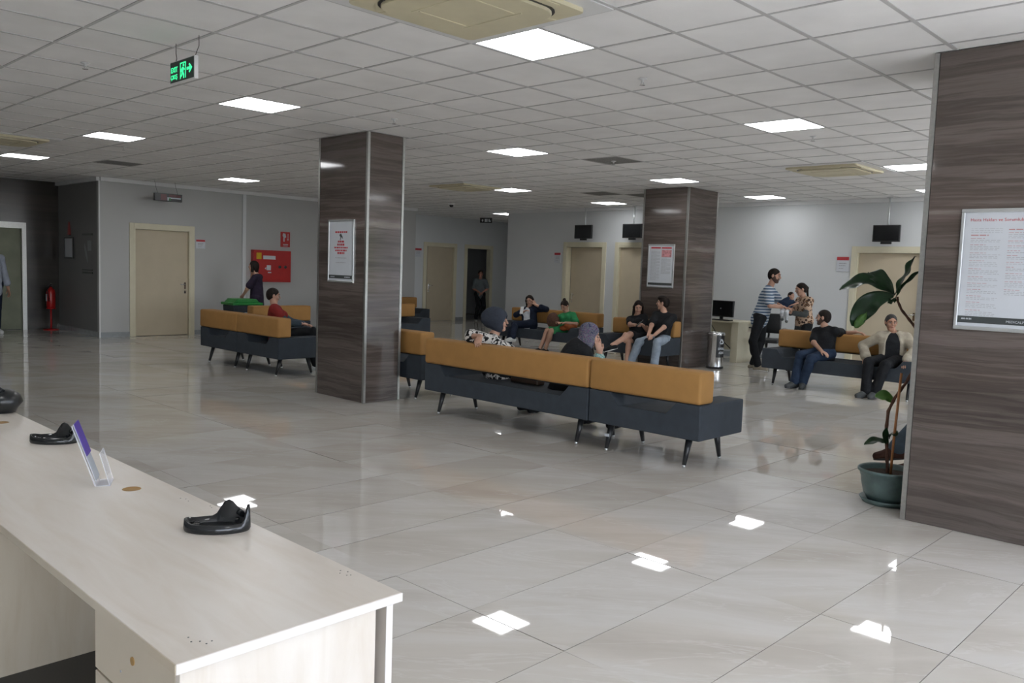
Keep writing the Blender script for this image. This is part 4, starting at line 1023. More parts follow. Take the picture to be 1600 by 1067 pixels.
def cloth(name, col, kind='plain', **k):
    m, nt, bs = new_mat(name); bs.inputs['Roughness'].default_value = .85; bs.inputs['Specular IOR Level'].default_value = .25
    mp = coords(nt); n2 = noise(nt, coords(nt, (1, 1, 1.4)), 11, 3); 
    if kind == 'plain':
        r = ramp(nt, [(.3, tuple(c * .82 for c in col)), (.7, tuple(min(1, c * 1.15) for c in col))]); nt.links.new(n2.outputs[0], r.inputs[0])
    elif kind == 'stripes':
        w = nt.nodes.new('ShaderNodeTexWave'); w.bands_direction = 'Z'; w.inputs['Scale'].default_value = k.get('s', 7.5); w.inputs['Distortion'].default_value = .5; w.inputs['Detail'].default_value = 1
        nt.links.new(mp.outputs[0], w.inputs[0]); r = ramp(nt, [(.40, col), (.56, k['c2'])]); nt.links.new(w.outputs[0], r.inputs[0])
    elif kind == 'zebra':
        n = noise(nt, mp, k.get('s', 14), 1.0, .5, 2.2); r = ramp(nt, [(.47, col), (.50, k['c2'])]); nt.links.new(n.outputs[0], r.inputs[0])
    elif kind == 'spots':
        v = nt.nodes.new('ShaderNodeTexVoronoi'); v.inputs['Scale'].default_value = k.get('s', 17); nt.links.new(mp.outputs[0], v.inputs['Vector'])
        r = ramp(nt, [(.0, k['c3']), (.22, k['c3']), (.27, k['c2']), (.42, k['c2']), (.47, col)]); nt.links.new(v.outputs['Distance'], r.inputs[0])
    elif kind == 'floral':
        v = nt.nodes.new('ShaderNodeTexVoronoi'); v.inputs['Scale'].default_value = k.get('s', 34); nt.links.new(mp.outputs[0], v.inputs['Vector'])
        n = noise(nt, mp, 22, 2, .6, 1.5); mx = nt.nodes.new('ShaderNodeMix'); mx.inputs[0].default_value = .55
        nt.links.new(v.outputs['Distance'], mx.inputs[2]); nt.links.new(n.outputs[0], mx.inputs[3]); st = k['stops']; r = ramp(nt, st); nt.links.new(mx.outputs[0], r.inputs[0])
    nt.links.new(r.outputs[0], bs.inputs['Base Color'])
    bump(nt, bs, n2.outputs[0], .5, .03)
    return m
def skinm(name, col):
    m, nt, bs = new_mat(name); n = noise(nt, coords(nt), 9, 3); r = ramp(nt, [(.3, tuple(c * .88 for c in col)), (.7, tuple(min(1, c * 1.1) for c in col))]); nt.links.new(n.outputs[0], r.inputs[0]); nt.links.new(r.outputs[0], bs.inputs['Base Color'])
    bs.inputs['Roughness'].default_value = .5; bs.inputs['Subsurface Weight'].default_value = .0; return m
M['skin'] = skinm('light skin', (.47, .27, .19)); M['skin_tan'] = skinm('tanned skin', (.38, .20, .13)); M['skin_red'] = skinm('ruddy skin', (.40, .19, .14))
M['hair_dark'] = mat('dark brown hair', (.013, .008, .006), .62, var=.6, scale=40, bmp=.35, bscale=110, spec=.22)
M['hair_grey'] = mat('greying hair', (.035, .032, .03), .75, var=.5, scale=50, bmp=.5, bscale=90)
M['beard'] = mat('short brown beard', (.075, .042, .032), .8, var=.4, scale=60)
M['lip'] = mat('lips', (.27, .09, .075), .5); M['eye_white'] = mat('eye white', (.26, .23, .21), .5); M['sole'] = mat('white rubber sole', (.6, .6, .58), .6)

def head_parts(f, H, F, U, R, s, fem=False, k=1.):
    """facial features as part of the body field"""
    o = lambda a, b, c: H + (R * a + F * b + U * c) * s
    ax = [R, F, U]
    f.ell(o(0, -.008, .030), ax, V3(.073, .090, .087) * s, .015)
    f.ell(o(0, .018, -.038), ax, V3(.056, .066, .070) * s, .02)
    f.cap(o(-.02, .058, -.092), o(.02, .058, -.092), .020 * s, .020 * s, .02)
    f.cap(o(-.034, .072, .032), o(.034, .072, .032), .013 * s, .013 * s, .012)
    for q in (-1, 1):
        f.ell(o(q * .030, .098, .008), ax, V3(.016, .014, .012) * s, 0, 'sub')
        f.ell(o(q * .040, .062, -.025), ax, V3(.020, .02, .024) * s, .015)
        f.ell(o(q * .077, -.008, -.004), ax, V3(.011, .020, .031) * s, .008)
    f.cap(o(0, .088, .022), o(0, .106, -.020), .008 * s, .0125 * s, .012)
    f.cap(o(-.014, .084, -.052), o(.014, .084, -.052), .009 * s, .009 * s, .006)
def hand_parts(f, W, d, n, side, s, curl=.35, spread=.0):
    """W wrist, d direction of the hand, n the palm's facing normal, side +1 thumb along +a"""
    d, n = un(d), un(n); n = un(n - d * np.dot(n, d)); a = np.cross(d, n) * side
    f.cap(W + d * .012 * s, W + d * .074 * s, .030 * s, .036 * s, .012, n, .42)
    for q, (off, L) in enumerate(((.027, .074), (.009, .083), (-.009, .078), (-.026, .060))):
        p = W + (d * .082 + a * off) * s; dd = un(d + a * off * (3 + spread)); c = 0; r = .0088 * s
        for seg, fr in enumerate((.45, .32, .23)):
            c += curl * (.75 if seg == 0 else 1.05); e = p + (dd * math.cos(c) + n * math.sin(c)) * L * fr * s
            f.cap(p, e, r, r * .9, .004); p = e; r *= .92
    p = W + (d * .022 + a * .024) * s; e = p + (d * .036 + a * .026 + n * .012) * s; g = e + (d * .034 + a * .006 + n * .016) * s
    f.cap(p, e, .012 * s, .0105 * s, .008); f.cap(e, g, .0102 * s, .0085 * s, .004)

def person(label, P, N, H, yaw, wR, wL, eR, eL, kR, kL, aR, aL, hyaw=None, hpitch=0, htilt=0, pyaw=None, toe=None, toeR=None, toeL=None, tpitch=(0, 0), s=1., fem=False, skin='skin',
           hR=None, hL=None, nR=None, nL=None, curl=(.35, .35), res=.0075, top=None, bottom=None, shoes='black', sole=True, hair='short', hairm='hair_dark', beard=False, scarf=None, cres=.0095, hs=1., group=None, socks=None):
    P, N, H, wR, wL, eR, eL, kR, kL, aR, aL = map(lambda q: np.array(q, float), (P, N, H, wR, wL, eR, eL, kR, kL, aR, aL))
    hyaw = yaw if hyaw is None else hyaw; pyaw = yaw if pyaw is None else pyaw; toe = pyaw if toe is None else toe
    U = un(N - P); Fc = ang(yaw); Fc = un(Fc - U * np.dot(Fc, U)); R = np.cross(Fc, U)
    Fp = ang(pyaw); Rp = np.cross(Fp, V3(0, 0, 1)); sw = (.150 if fem else .172) * s
    SR, SL = N - U * .05 * s + R * sw, N - U * .05 * s - R * sw
    hipR, hipL = P + Rp * .088 * s - V3(0, 0, .01), P - Rp * .088 * s - V3(0, 0, .01)
    kneeR, kneeL = bend(hipR, aR, kR, .43 * s, .42 * s), bend(hipL, aL, kL, .43 * s, .42 * s)
    elR, elL = bend(SR, wR, eR, .285 * s, .25 * s), bend(SL, wL, eL, .285 * s, .25 * s)
    cp, sp_ = math.cos(math.radians(hpitch)), math.sin(math.radians(hpitch)); Fh = ang(hyaw) * cp + V3(0, 0, 1) * sp_
    Rh = un(np.cross(Fh, V3(0, 0, 1))); Uh = np.cross(Rh, Fh)
    if htilt: t = math.radians(htilt); Rh, Uh = Rh * math.cos(t) + Uh * math.sin(t), Uh * math.cos(t) - Rh * math.sin(t)
    org = V3(P[0], P[1], 0)
    def torso(f, o, k=.04):
        L = np.linalg.norm(N - P); at = lambda t: P + (N - P) * t
        f.cap(at(.0), at(.22), (.150 if fem else .142) * s + o, .128 * s + o, k, Fc, .74)
        f.cap(at(.25), at(.62), .122 * s + o, (.128 if fem else .148) * s + o, k, Fc, .74)
        f.cap(at(.62), at(.80), (.128 if fem else .150) * s + o, .112 * s + o, k, Fc, .72)
        f.cap(SR - R * .01, SL + R * .01, .052 * s + o, .052 * s + o, .04)
        if fem:
            for q in (-1, 1): f.ell(at(.66) + Fc * .085 * s + R * q * .065 * s, [R, Fc, U], V3(.06, .055, .06) * s + o, .03)
    def legs(f, o, upto=2., hipf=True, flare=0):
        if hipf: f.cap(hipR, hipL, .085 * s + o, .085 * s + o, .05); f.ell(P - Fp * .018 * s, [Rp, Fp, V3(0, 0, 1)], V3(.160, .112, .115) * s + o, .05)
        for hp, kn, an in ((hipR, kneeR, aR), (hipL, kneeL, aL)):
            if upto < 1: e = hp + (kn - hp) * upto; f.cap(hp, e, .084 * s + o, (.084 - .026 * upto) * s + o + flare, .03, ends='round')
            else:
                f.cap(hp, kn, .084 * s + o, .057 * s + o, .03)
                if upto > 1: t = min(1, upto - 1); e = kn + (an - kn) * t; f.cap(kn, e, .054 * s + o, (.054 - .014 * t) * s + o + flare * t, .02); 
                if upto > 1.6 or upto == 1.5: pass
                calf = kn + (an - kn) * .3 - un(np.cross(np.cross(an - kn, Fp), an - kn) * -1) * 0
                if upto > 1.3: f.ell(calf - Fp * .012 * s, [Rp, Fp, V3(0, 0, 1)], V3(.050, .050, .10) * s + o, .03)
    def arms(f, o, upto=2., flare=0):
        for S, e, w in ((SR, elR, wR), (SL, elL, wL)):
            if upto <= 1: q = S + (e - S) * upto; f.cap(S, q, .050 * s + o, (.050 - .010 * upto) * s + o + flare, .03, ends='round')
            else:
                f.cap(S, e, .048 * s + o, .039 * s + o, .03); q = e + (w - e) * (upto - 1); f.cap(e, q, .038 * s + o, (.038 - .011 * (upto - 1)) * s + o + flare, .02)
    feet = []
    for an, ty, tp in ((aR, toeR if toeR is not None else toe, tpitch[0]), (aL, toeL if toeL is not None else toe, tpitch[1])):
        d = ang(ty) * math.cos(math.radians(tp)) + V3(0, 0, 1) * math.sin(math.radians(tp)); up = un(np.cross(np.cross(d, V3(0, 0, 1)), d)); feet.append((an, d, up))
    def foot(f, o, soleo=0):
        for an, d, up in feet:
            f.cap(an - d * .045 * s - up * .045 * s, an + d * .06 * s - up * .040 * s, .034 * s + o, .038 * s + o, .02)
            f.cap(an + d * .06 * s - up * .042 * s, an + d * .150 * s - up * .052 * s, .040 * s + o, .026 * s + o, .02)
            f.cap(an - up * .0, an - up * .03 * s, .034 * s + o, .036 * s + o, .02)
    f = Field(res); torso(f, 0); legs(f, 0); arms(f, 0)
    f.cap(N - U * .03 * s, H - Uh * .06 * s * hs, .056 * s * hs, .050 * s * hs, .03)
    head_parts(f, H, Fh, Uh, Rh, s * hs); foot(f, 0)
    for w, e, hd, nn, sd, cu in ((wR, elR, hR, nR, 1, curl[0]), (wL, elL, hL, nL, -1, curl[1])):
        hd = un(w - e) if hd is None else un(hd)
        nn = (-V3(0, 0, 1) if abs(hd[2]) < .8 else -R * sd) if nn is None else np.array(nn, float)
        hand_parts(f, w, hd, nn, -sd, s, cu)
    body = skin_mesh('person', f.build(), org, skin); body.location = org
    setp(body, label, 'person', group)
    def child(name, fld, material, cut=None): return skin_mesh(name, fld.build(cut), org, material, body)
    ho = lambda a, b, c: H + (Rh * a + Fh * b + Uh * c) * s * hs; hx = [Rh, Fh, Uh]; q = s * hs
    for e_ in (-1, 1):
        c = ho(e_ * .030, .079, .008); bm = BM(); bmesh.ops.create_uvsphere(bm, u_segments=10, v_segments=8, radius=.0105 * q, matrix=Matrix.Translation(Vector(c - org)))
        bmesh.ops.create_uvsphere(bm, u_segments=8, v_segments=6, radius=.0062 * q, matrix=Matrix.Translation(Vector(ho(e_ * .030, .0865, .008) - org)))
        for i, fc in enumerate(bm.faces): fc.material_index = 0 if i < 80 else 1
        mesh_obj('eye', bm, ['eye_white', 'black'], body, True)
    bm = BM()
    for e_ in (-1, 1): tube(bm, [Vector(ho(e_ * .012, .088, .030) - org), Vector(ho(e_ * .030, .0875, .036) - org), Vector(ho(e_ * .050, .070, .028) - org)], [.0045 * q, .005 * q, .003 * q], 6)
    mesh_obj('eyebrows', bm, hairm, body, True)
    bm = BM(); tube(bm, [Vector(ho(-.022, .085, -.053) - org), Vector(ho(0, .0935, -.051) - org), Vector(ho(.022, .085, -.053) - org)], [.004 * q, .008 * q, .004 * q], 8); mesh_obj('lips', bm, 'lip', body, True)
    # hair
    if hair and not scarf:
        g = Field(.0065 if hs > .7 or res < .009 else .0055)
        g.ell(ho(0, -.014, .032), hx, V3(.079, .099, .091) * q, .02)
        g.ell(ho(0, -.045, .0), hx, V3(.077, .066, .085) * q, .02)
        if hair == 'quiff': g.ell(ho(0, .015, .095), hx, V3(.066, .075, .034) * q, .02)
        g.pln(ho(0, .066, .054), Fh * .73 - Uh * .68)
        g.ell(ho(0, .108, .058), hx, V3(.056, .045, .036) * q, 0, 'sub')
        if hair == 'quiff': g.cap(ho(-.04, .062, .088), ho(.04, .066, .086), .022 * q, .022 * q, .02)
        if hair in ('long', 'longer'):
            dn = -.17 if hair == 'longer' else -.10
            for e_ in (-1, 1): g.cap(ho(e_ * .052, .020, .075), ho(e_ * .076, .004, .0), .022 * q, .024 * q, .02); g.cap(ho(e_ * .076, .0, .0), ho(e_ * .080, -.008, dn), .024 * q, .028 * q, .02)
            g.cap(ho(0, -.07, -.02), ho(0, -.065, dn - .05), .070 * q, .052 * q, .03, Fh, .6)
        if hair == 'tied': g.cap(ho(0, -.095, .03), ho(0, -.115, .0), .032 * q, .03 * q, .02); g.cap(ho(.0, -.115, 0), ho(.03, -.11, -.20), .026 * q, .014 * q, .02)
        if hair == 'bun': g.ell(ho(0, -.06, .125), hx, V3(.035, .035, .03) * q, .01)
        child('hair', g, hairm)
    if beard:
        g = Field(.0055); g.ell(ho(0, .018, -.040), hx, V3(.0615, .0725, .0765) * q, .01); g.cap(ho(-.02, .060, -.094), ho(.02, .060, -.094), .024 * q, .024 * q, .02); g.ell(ho(0, .0, .0), hx, V3(.0735, .06, .05) * q, .01)
        g.pln(ho(0, .085, -.030), Uh * .88 + Fh * .47); g.ell(ho(0, .104, -.052), hx, V3(.020, .022, .010) * q, 0, 'sub'); child('beard', g, 'beard')
    if scarf:
        g = Field(.0085); v = scarf.get('vol', 0)
        g.ell(ho(0, -.020 - v * .35, .034 + v * .15), hx, V3(.088 + v * .45, .102 + v * .75, .098 + v * .45) * q, .03)
        g.ell(ho(0, .0, -.05), hx, V3(.080, .080, .078) * q, .03); 
        if scarf.get('neck', 1): g.cap(ho(0, -.02, -.08), N + U * .01 * s, .082 * s, .12 * s, .05); g.cap(SR + U * .01, SL + U * .01, .062 * s, .062 * s, .06); g.cap(N + Fc * .05 * s, N + Fc * .09 * s - U * .10 * s, .085 * s, .05 * s, .05, Fc, .6)
        g.ell(ho(0, .105, -.012), hx, V3(.062, .082, .083) * q, 0, 'sub')
        child('headscarf', g, scarf['mat'])
    # clothes
    if bottom:
        g = Field(cres); k_ = bottom.get('kind', 'trousers'); o = bottom.get('o', .012)
        if k_ == 'trousers': legs(g, o * s, 1.95, True, bottom.get('flare', .012) * s); nm = 'trousers'
        elif k_ == 'skirt':
            u = bottom.get('len', .85); legs(g, o * s + .006, min(u, .999)); a_, b_ = hipR + (kneeR - hipR) * u, hipL + (kneeL - hipL) * u
            for t in (.25, .55, .85, 1.): g.cap(hipR + (a_ - hipR) * t, hipL + (b_ - hipL) * t, .072 * s, .072 * s, .03)
            nm = 'skirt'
        elif k_ == 'long_skirt':
            legs(g, .02, 1.9, True, .03)
            for t in (.3, .6, .9): g.cap(hipR + (kneeR - hipR) * t, hipL + (kneeL - hipL) * t, .085 * s, .085 * s, .04)
            for t in (.2, .5, .8): g.cap(kneeR + (aR - kneeR) * t, kneeL + (aL - kneeL) * t, .07 * s, .07 * s, .05)
            nm = 'long_skirt'
        child(nm, g, bottom['mat'])
    for t_ in (top if isinstance(top, list) else [top] if top else []):
        g = Field(cres); o = t_.get('o', .014) * s; torso(g, o); arms(g, o, t_.get('sleeve', .6), t_.get('flare', .008) * s)
        hem = t_.get('hem', .06); g.cap(P - U * hem - Fc * .012, P + U * .15, .158 * s + o, .134 * s + o, .04, Fc, .84)
        if t_.get('bulk'): g.ell(P + (N - P) * .5, [R, Fc, U], V3(.20, .17, .30) * s * t_['bulk'], .06)
        g.ell(N + Fc * .05 * s + U * .055 * s, [R, Fc, U], V3(.062, .075, .055) * s, 0, 'sub')
        if t_.get('open'):
            w = t_['open']; c0 = N + Fc * .20 * s; g.cap(c0 - U * .02, P + Fc * .22 * s - U * .12, w * s, w * 1.25 * s, 0, op='sub')
            g.cap(N + Fc * .12 * s, N + Fc * .16 * s - U * .2 * s, .055 * s, .03 * s, 0, op='sub')
        child(t_.get('name', 'shirt'), g, t_['mat'])
    if shoes:
        both = list(feet)
        for one in both:
            feet[:] = [one]; g = Field(.0075); foot(g, .008 * s); child('shoe', g, shoes)
        feet[:] = both
    if sole and shoes:
        for an, d, up in feet:
            bm = BM(); sd = np.cross(d, up); pts = []
            for k in range(24):
                a = 2 * math.pi * k / 24; x = math.cos(a) * .128 + .052; y = math.sin(a) * (.046 if x > .05 else .040); pts.append(an + (d * x + sd * y) * s - up * .0 * s)
            A = [bm.verts.new(Vector(p - up * .083 * s - org)) for p in pts]; B = [bm.verts.new(Vector(p - up * .068 * s - org)) for p in pts]
            bm.faces.new(A); bm.faces.new(B[::-1])
            for k in range(24): bm.faces.new((A[k], B[k], B[(k + 1) % 24], A[(k + 1) % 24]))
            mesh_obj('shoe_sole', bm, sole if isinstance(sole, str) else 'sole', body)
    return dict(body=body, org=org, ho=ho, Fh=Fh, Uh=Uh, Rh=Rh, wR=wR, wL=wL, SR=SR, SL=SL, N=N, P=P, R=R, F=Fc, U=U, knee=(kneeR, kneeL), el=(elR, elL))

C_ = {}
C_['black'] = cloth('black cotton', (.011, .012, .014)); C_['navy'] = cloth('navy cloth', (.012, .018, .035)); C_['jeans'] = cloth('dark blue jeans', (.020, .035, .068))
C_['white'] = cloth('white cotton', (.55, .57, .60)); C_['green'] = cloth('green jersey', (.03, .24, .085)); C_['pale_jeans'] = cloth('pale blue jeans', (.26, .31, .37))
C_['stripe'] = cloth('blue and white striped jersey', (.07, .12, .20), 'stripes', c2=(.50, .55, .60), s=6.2)
C_['zebra'] = cloth('black and white print', (.012, .012, .012), 'zebra', c2=(.62, .60, .57))
C_['leopard'] = cloth('leopard print', (.50, .36, .26), 'spots', c2=(.04, .022, .018), c3=(.30, .16, .08))
C_['scarf_dark'] = cloth('dark slate scarf', (.035, .042, .058)); C_['beige'] = cloth('beige jacket', (.37, .33, .26)); C_['grey'] = cloth('grey jersey', (.13, .135, .13)); C_['grey_dark'] = cloth('dark grey cloth', (.06, .065, .065))
C_['floral'] = cloth('purple and teal floral scarf', (.1, .1, .2), 'floral', stops=[(.22, (.035, .028, .065)), (.34, (.12, .06, .13)), (.42, (.20, .18, .22)), (.46, (.05, .10, .14)), (.52, (.11, .06, .12)), (.58, (.20, .23, .22)), (.66, (.04, .04, .10))])
C_['teal'] = cloth('teal and white print', (.1, .1, .2), 'floral', stops=[(.25, (.06, .20, .17)), (.38, (.42, .52, .50)), (.5, (.10, .28, .26)), (.62, (.50, .55, .52))])
C_['red'] = cloth('red knit', (.22, .022, .02)); C_['slate'] = cloth('slate cloth', (.05, .07, .09)); C_['scrubs'] = cloth('dark plum scrubs', (.028, .020, .04)); C_['rust'] = cloth('rust cloth', (.25, .07, .02)); C_['white_shirt'] = cloth('pale blue shirt', (.38, .42, .50)); C_['cream_shoe'] = cloth('beige suede', (.26, .23, .18)); C_['white_shoe'] = cloth('white trainer', (.62, .64, .63)); C_['brown_shoe'] = cloth('brown leather shoe', (.05, .022, .015)); C_['guard'] = cloth('grey uniform shirt', (.12, .14, .15))
M.update({'c_' + k: v for k, v in C_.items()})
T = lambda k, sleeve=.6, **kw: dict(mat='c_' + k, sleeve=sleeve, **kw)
B = lambda k, kind='trousers', **kw: dict(mat='c_' + k, kind=kind, **kw)

# 1 woman in the black and white blouse, right arm over the back of the long sofa
person('person in black and white blouse and dark headscarf, arm draped over the sofa back', (-6.31, 6.33, .53), (-6.34, 6.27, .87), (-6.28, 6.31, 1.03), 62,
       (-6.16, 5.935, .895), (-6.1, 6.55, .62), (-6.52, 6.00, .88), (-6.35, 6.65, .66), (-6.25, 6.9, .55), (-6.42, 6.9, .55), (-6.20, 6.82, .09), (-6.38, 6.85, .09), hyaw=33, hpitch=4, pyaw=88, s=.93, fem=True, res=.0065,
       hR=(.45, -.72, -.50), nR=(-.1, .45, -.88), curl=(.34, .4), top=T('zebra', .98, flare=.03, hem=.12), bottom=B('black', 'long_skirt'), shoes='c_black', sole=False, scarf=dict(mat='c_scarf_dark', vol=.075, neck=0))
# 2 woman in the floral headscarf
person('person in purple floral headscarf and black coat, cheek resting on a hand', (-5.32, 6.36, .53), (-5.26, 6.44, .83), (-5.17, 6.49, .965), 62,
       (-5.05, 6.50, .80), (-5.2, 6.75, .60), (-5.02, 6.62, .60), (-5.45, 6.7, .62), (-5.2, 6.9, .55), (-5.45, 6.9, .55), (-5.08, 6.80, .09), (-5.42, 6.78, .09), hyaw=38, hpitch=-16, htilt=8, pyaw=85, s=.93, fem=True, res=.0065,
       hR=(-.25, .0, .97), nR=(-.75, .55, 0), curl=(.12, .3), top=[T('teal', 1.75, o=.010, flare=.028), dict(mat='c_black', sleeve=.95, o=.03, hem=.16, bulk=1.0, name='coat')], bottom=B('black', 'long_skirt'), shoes='c_black', sole=False, scarf=dict(mat='c_floral', vol=.012))
# 3 woman with phone, hand at head
J = person('person in black jacket, one hand at the head, the other holding a white phone', (-11.42, 12.36, .53), (-11.50, 12.42, .83), (-11.44, 12.37, .985), -75,
       (-11.36, 12.12, .77), (-11.265, 12.36, .905), (-11.72, 12.2, .66), (-11.02, 12.52, .83), (-11.75, 11.95, .5), (-11.5, 11.9, .55), (-11.47, 11.82, .09), (-11.26, 11.72, .27), hyaw=-62, hpitch=-12, htilt=-8, pyaw=-105, s=.92, fem=True,
       hL=(-.62, .0, .78), nL=(-.7, .3, -.5), top=[T('white', .3, o=.010, name='undershirt'), dict(mat='c_navy', sleeve=1.5, o=.022, open=.11, name='jacket', hem=.05)], bottom=B('navy', flare=.02), shoes='c_white_shoe', hair='longer')
# 4 woman in green
person('person in green dress looking down, rust cloth bag at her side', (-10.42, 12.36, .50), (-10.47, 12.42, .78), (-10.50, 12.35, .93), -85,
       (-10.47, 12.10, .62), (-10.27, 12.12, .62), (-10.86, 12.22, .62), (-10.16, 12.28, .60), (-10.66, 11.9, .55), (-10.5, 11.9, .55), (-10.72, 11.93, .09), (-10.60, 11.95, .09), hyaw=-80, hpitch=-34, pyaw=-108, s=.90, fem=True,
       top=T('green', .75, flare=.02), bottom=B('green', 'skirt', len=.78), shoes='c_black', hair='bun')
# 5 woman in black dress
person('person in black dress with crossed bare legs and long dark hair, looking at a phone', (-8.36, 11.82, .53), (-8.44, 11.86, .87), (-8.39, 11.82, 1.03), -78,
       (-8.20, 11.52, .74), (-8.10, 11.56, .74), (-8.66, 11.68, .66), (-8.12, 11.72, .62), (-8.18, 11.3, .62), (-8.3, 11.3, .55), (-8.38, 11.12, .40), (-8.20, 11.30, .09), hyaw=-52, hpitch=-22, pyaw=-82, toeR=-140, toeL=-60, tpitch=(-18, 0), s=.93, fem=True,
       top=T('black', .6), bottom=B('black', 'skirt', len=.72), shoes='c_black', hair='longer', hR=(.8, -.5, .1))
# 6 young man
person('person in black T-shirt and pale jeans with hands clasped, looking sideways', (-7.90, 11.80, .53), (-7.87, 11.86, .95), (-7.93, 11.87, 1.12), -85,
       (-7.86, 11.40, .62), (-7.76, 11.42, .61), (-8.12, 11.66, .70), (-7.60, 11.66, .70), (-8.02, 11.2, .56), (-7.62, 11.2, .56), (-8.18, 11.36, .09), (-7.70, 11.36, .09), hyaw=-158, pyaw=-90, toeR=-105, toeL=-80, s=.97,
       hR=(.75, -.5, -.3), hL=(-.75, -.5, -.3), curl=(.7, .7), top=T('black', .72, flare=.02), bottom=B('pale_jeans', flare=.018), shoes='c_white_shoe', hair='quiff')
# 7 standing man in stripes
person('standing person in blue and white striped T-shirt reaching towards the baby', (-6.94, 13.42, .93), (-6.81, 13.42, 1.46), (-6.73, 13.41, 1.645), 22,
       (-6.50, 13.36, 1.12), (-6.55, 13.62, 1.12), (-6.70, 13.10, 1.16), (-6.75, 13.75, 1.15), (-6.9, 13.3, .5), (-7.0, 13.6, .5), (-6.88, 13.30, .09), (-7.05, 13.44, .09), hyaw=12, hpitch=-10, toe=5, s=1.03, res=.0078,
       hR=(.85, .2, -.2), top=T('stripe', .75, flare=.025, hem=.045), bottom=B('black', flare=.01), shoes='c_cream_shoe', hair='short', beard=True)
# 8 mother
person('standing person in leopard print top and grey sleeves holding the baby', (-6.31, 13.74, .83), (-6.32, 13.74, 1.28), (-6.37, 13.68, 1.43), -122,
       (-6.50, 13.50, 1.07), (-6.40, 13.42, 1.03), (-6.56, 13.74, 1.0), (-6.10, 13.60, .98), (-6.4, 13.5, .45), (-6.2, 13.5, .45), (-6.40, 13.70, .09), (-6.22, 13.72, .09), hyaw=-135, hpitch=-14, s=.92, fem=True,
       hR=(.7, -.5, -.1), hL=(-.8, -.1, .15), top=[dict(mat='c_grey_dark', sleeve=1.8, o=.010, hem=.02, name='sweater'), dict(mat='c_leopard', sleeve=.5, o=.026, hem=-.08, name='shawl')], bottom=B('black', flare=.02), shoes='c_black', hair='tied')
# 9 baby
person('baby in a blue top held between the standing couple', (-6.50, 13.44, 1.10), (-6.46, 13.46, 1.235), (-6.43, 13.46, 1.315), -60,
       (-6.52, 13.32, 1.15), (-6.38, 13.38, 1.16), (-6.56, 13.36, 1.18), (-6.36, 13.42, 1.18), (-6.50, 13.3, 1.0), (-6.42, 13.3, 1.0), (-6.53, 13.38, .93), (-6.45, 13.38, .90), hyaw=-20, s=.42, hs=1.35,
       top=T('jeans', .8), bottom=B('white'), shoes='c_grey', sole=False, hair='short', hairm='hair_dark', res=.006, cres=.007)
# 10 man in black tee on the right sofa
person('seated person in black T-shirt and jeans, arm stretched along the sofa back', (-5.20, 12.06, .53), (-5.22, 12.12, .89), (-5.26, 12.10, 1.045), -105,
       (-5.13, 11.80, .58), (-4.83, 12.26, .86), (-5.46, 11.9, .64), (-5.02, 12.22, .84), (-5.42, 11.5, .56), (-5.18, 11.5, .56), (-5.44, 11.66, .09), (-5.34, 11.72, .09), hyaw=-168, pyaw=-105, toeR=-110, toeL=-70, s=.97,
       hR=(.85, -.2, -.35), hL=(.95, .1, -.1), top=T('black', .7, flare=.02), bottom=B('jeans', flare=.015), shoes='c_grey_dark', sole='black', hair='short', beard=True)
# 11 older man
person('older seated person in open beige jacket over a dark shirt', (-4.22, 12.05, .53), (-4.25, 12.12, .88), (-4.28, 12.08, 1.04), -72,
       (-4.53, 11.92, .53), (-3.94, 11.80, .56), (-4.58, 12.05, .70), (-3.86, 12.05, .70), (-4.42, 11.5, .56), (-4.14, 11.5, .56), (-4.38, 11.60, .09), (-4.28, 11.66, .09), hyaw=-56, hpitch=-6, pyaw=-90, toeR=-115, toeL=-95, s=.97, skin='skin_tan',
       top=[T('black', .4, o=.012), dict(mat='c_beige', sleeve=1.9, o=.028, open=.125, name='jacket', hem=.10, flare=.015)], bottom=B('black', flare=.02), shoes='c_grey_dark', sole='black', hair='short', hairm='hair_grey')
# 12 woman in scrubs
person('standing person in dark plum scrubs, one hand at the face, before the red hose cabinet', (-15.50, 8.60, .85), (-15.48, 8.60, 1.30), (-15.56, 8.56, 1.475), -138,
       (-15.72, 8.62, 1.34), (-15.66, 8.40, .90), (-15.66, 8.72, 1.08), (-15.42, 8.36, 1.04), (-15.6, 8.5, .45), (-15.6, 8.4, .45), (-15.50, 8.70, .09), (-15.46, 8.50, .09), hyaw=-142, s=.95, fem=True, res=.009, cres=.011,
       hR=(.1, .0, .95), top=T('scrubs', .7, flare=.02, hem=.14), bottom=B('scrubs', flare=.025), shoes='c_black', hair='long')
# 13 in red on the left sofa
person('seated person in red knit with grey sleeves on the left sofa', (-10.82, 6.36, .53), (-10.90, 6.34, .93), (-10.98, 6.36, 1.09), 55,
       (-10.60, 6.60, .70), (-10.75, 6.75, .68), (-10.60, 6.30, .70), (-11.05, 6.62, .7), (-10.50, 6.60, .95), (-10.6, 6.8, .6), (-10.20, 6.86, .50), (-10.50, 6.80, .09), hyaw=70, hpitch=-8, pyaw=60, s=.93,
       top=[dict(mat='c_slate', sleeve=1.8, o=.012, name='shirt'), dict(mat='c_red', sleeve=.45, o=.026, name='vest')], bottom=B('black'), shoes='c_white_shoe', hair='short', res=.0085)
# 14 mostly hidden by the column
person('person in grey T-shirt and dark trousers almost hidden behind the middle column', (-11.02, 7.45, .92), (-11.0, 7.45, 1.44), (-11.0, 7.45, 1.62), -60,
       (-11.22, 7.34, .88), (-10.78, 7.3, .88), (-11.30, 7.42, 1.12), (-10.72, 7.4, 1.12), (-11.1, 7.3, .5), (-10.9, 7.3, .5), (-11.10, 7.42, .09), (-10.90, 7.48, .09), s=1.0,
       top=T('grey', .8, flare=.02, hem=.1), bottom=B('black'), shoes='c_black', hair='short', res=.009)
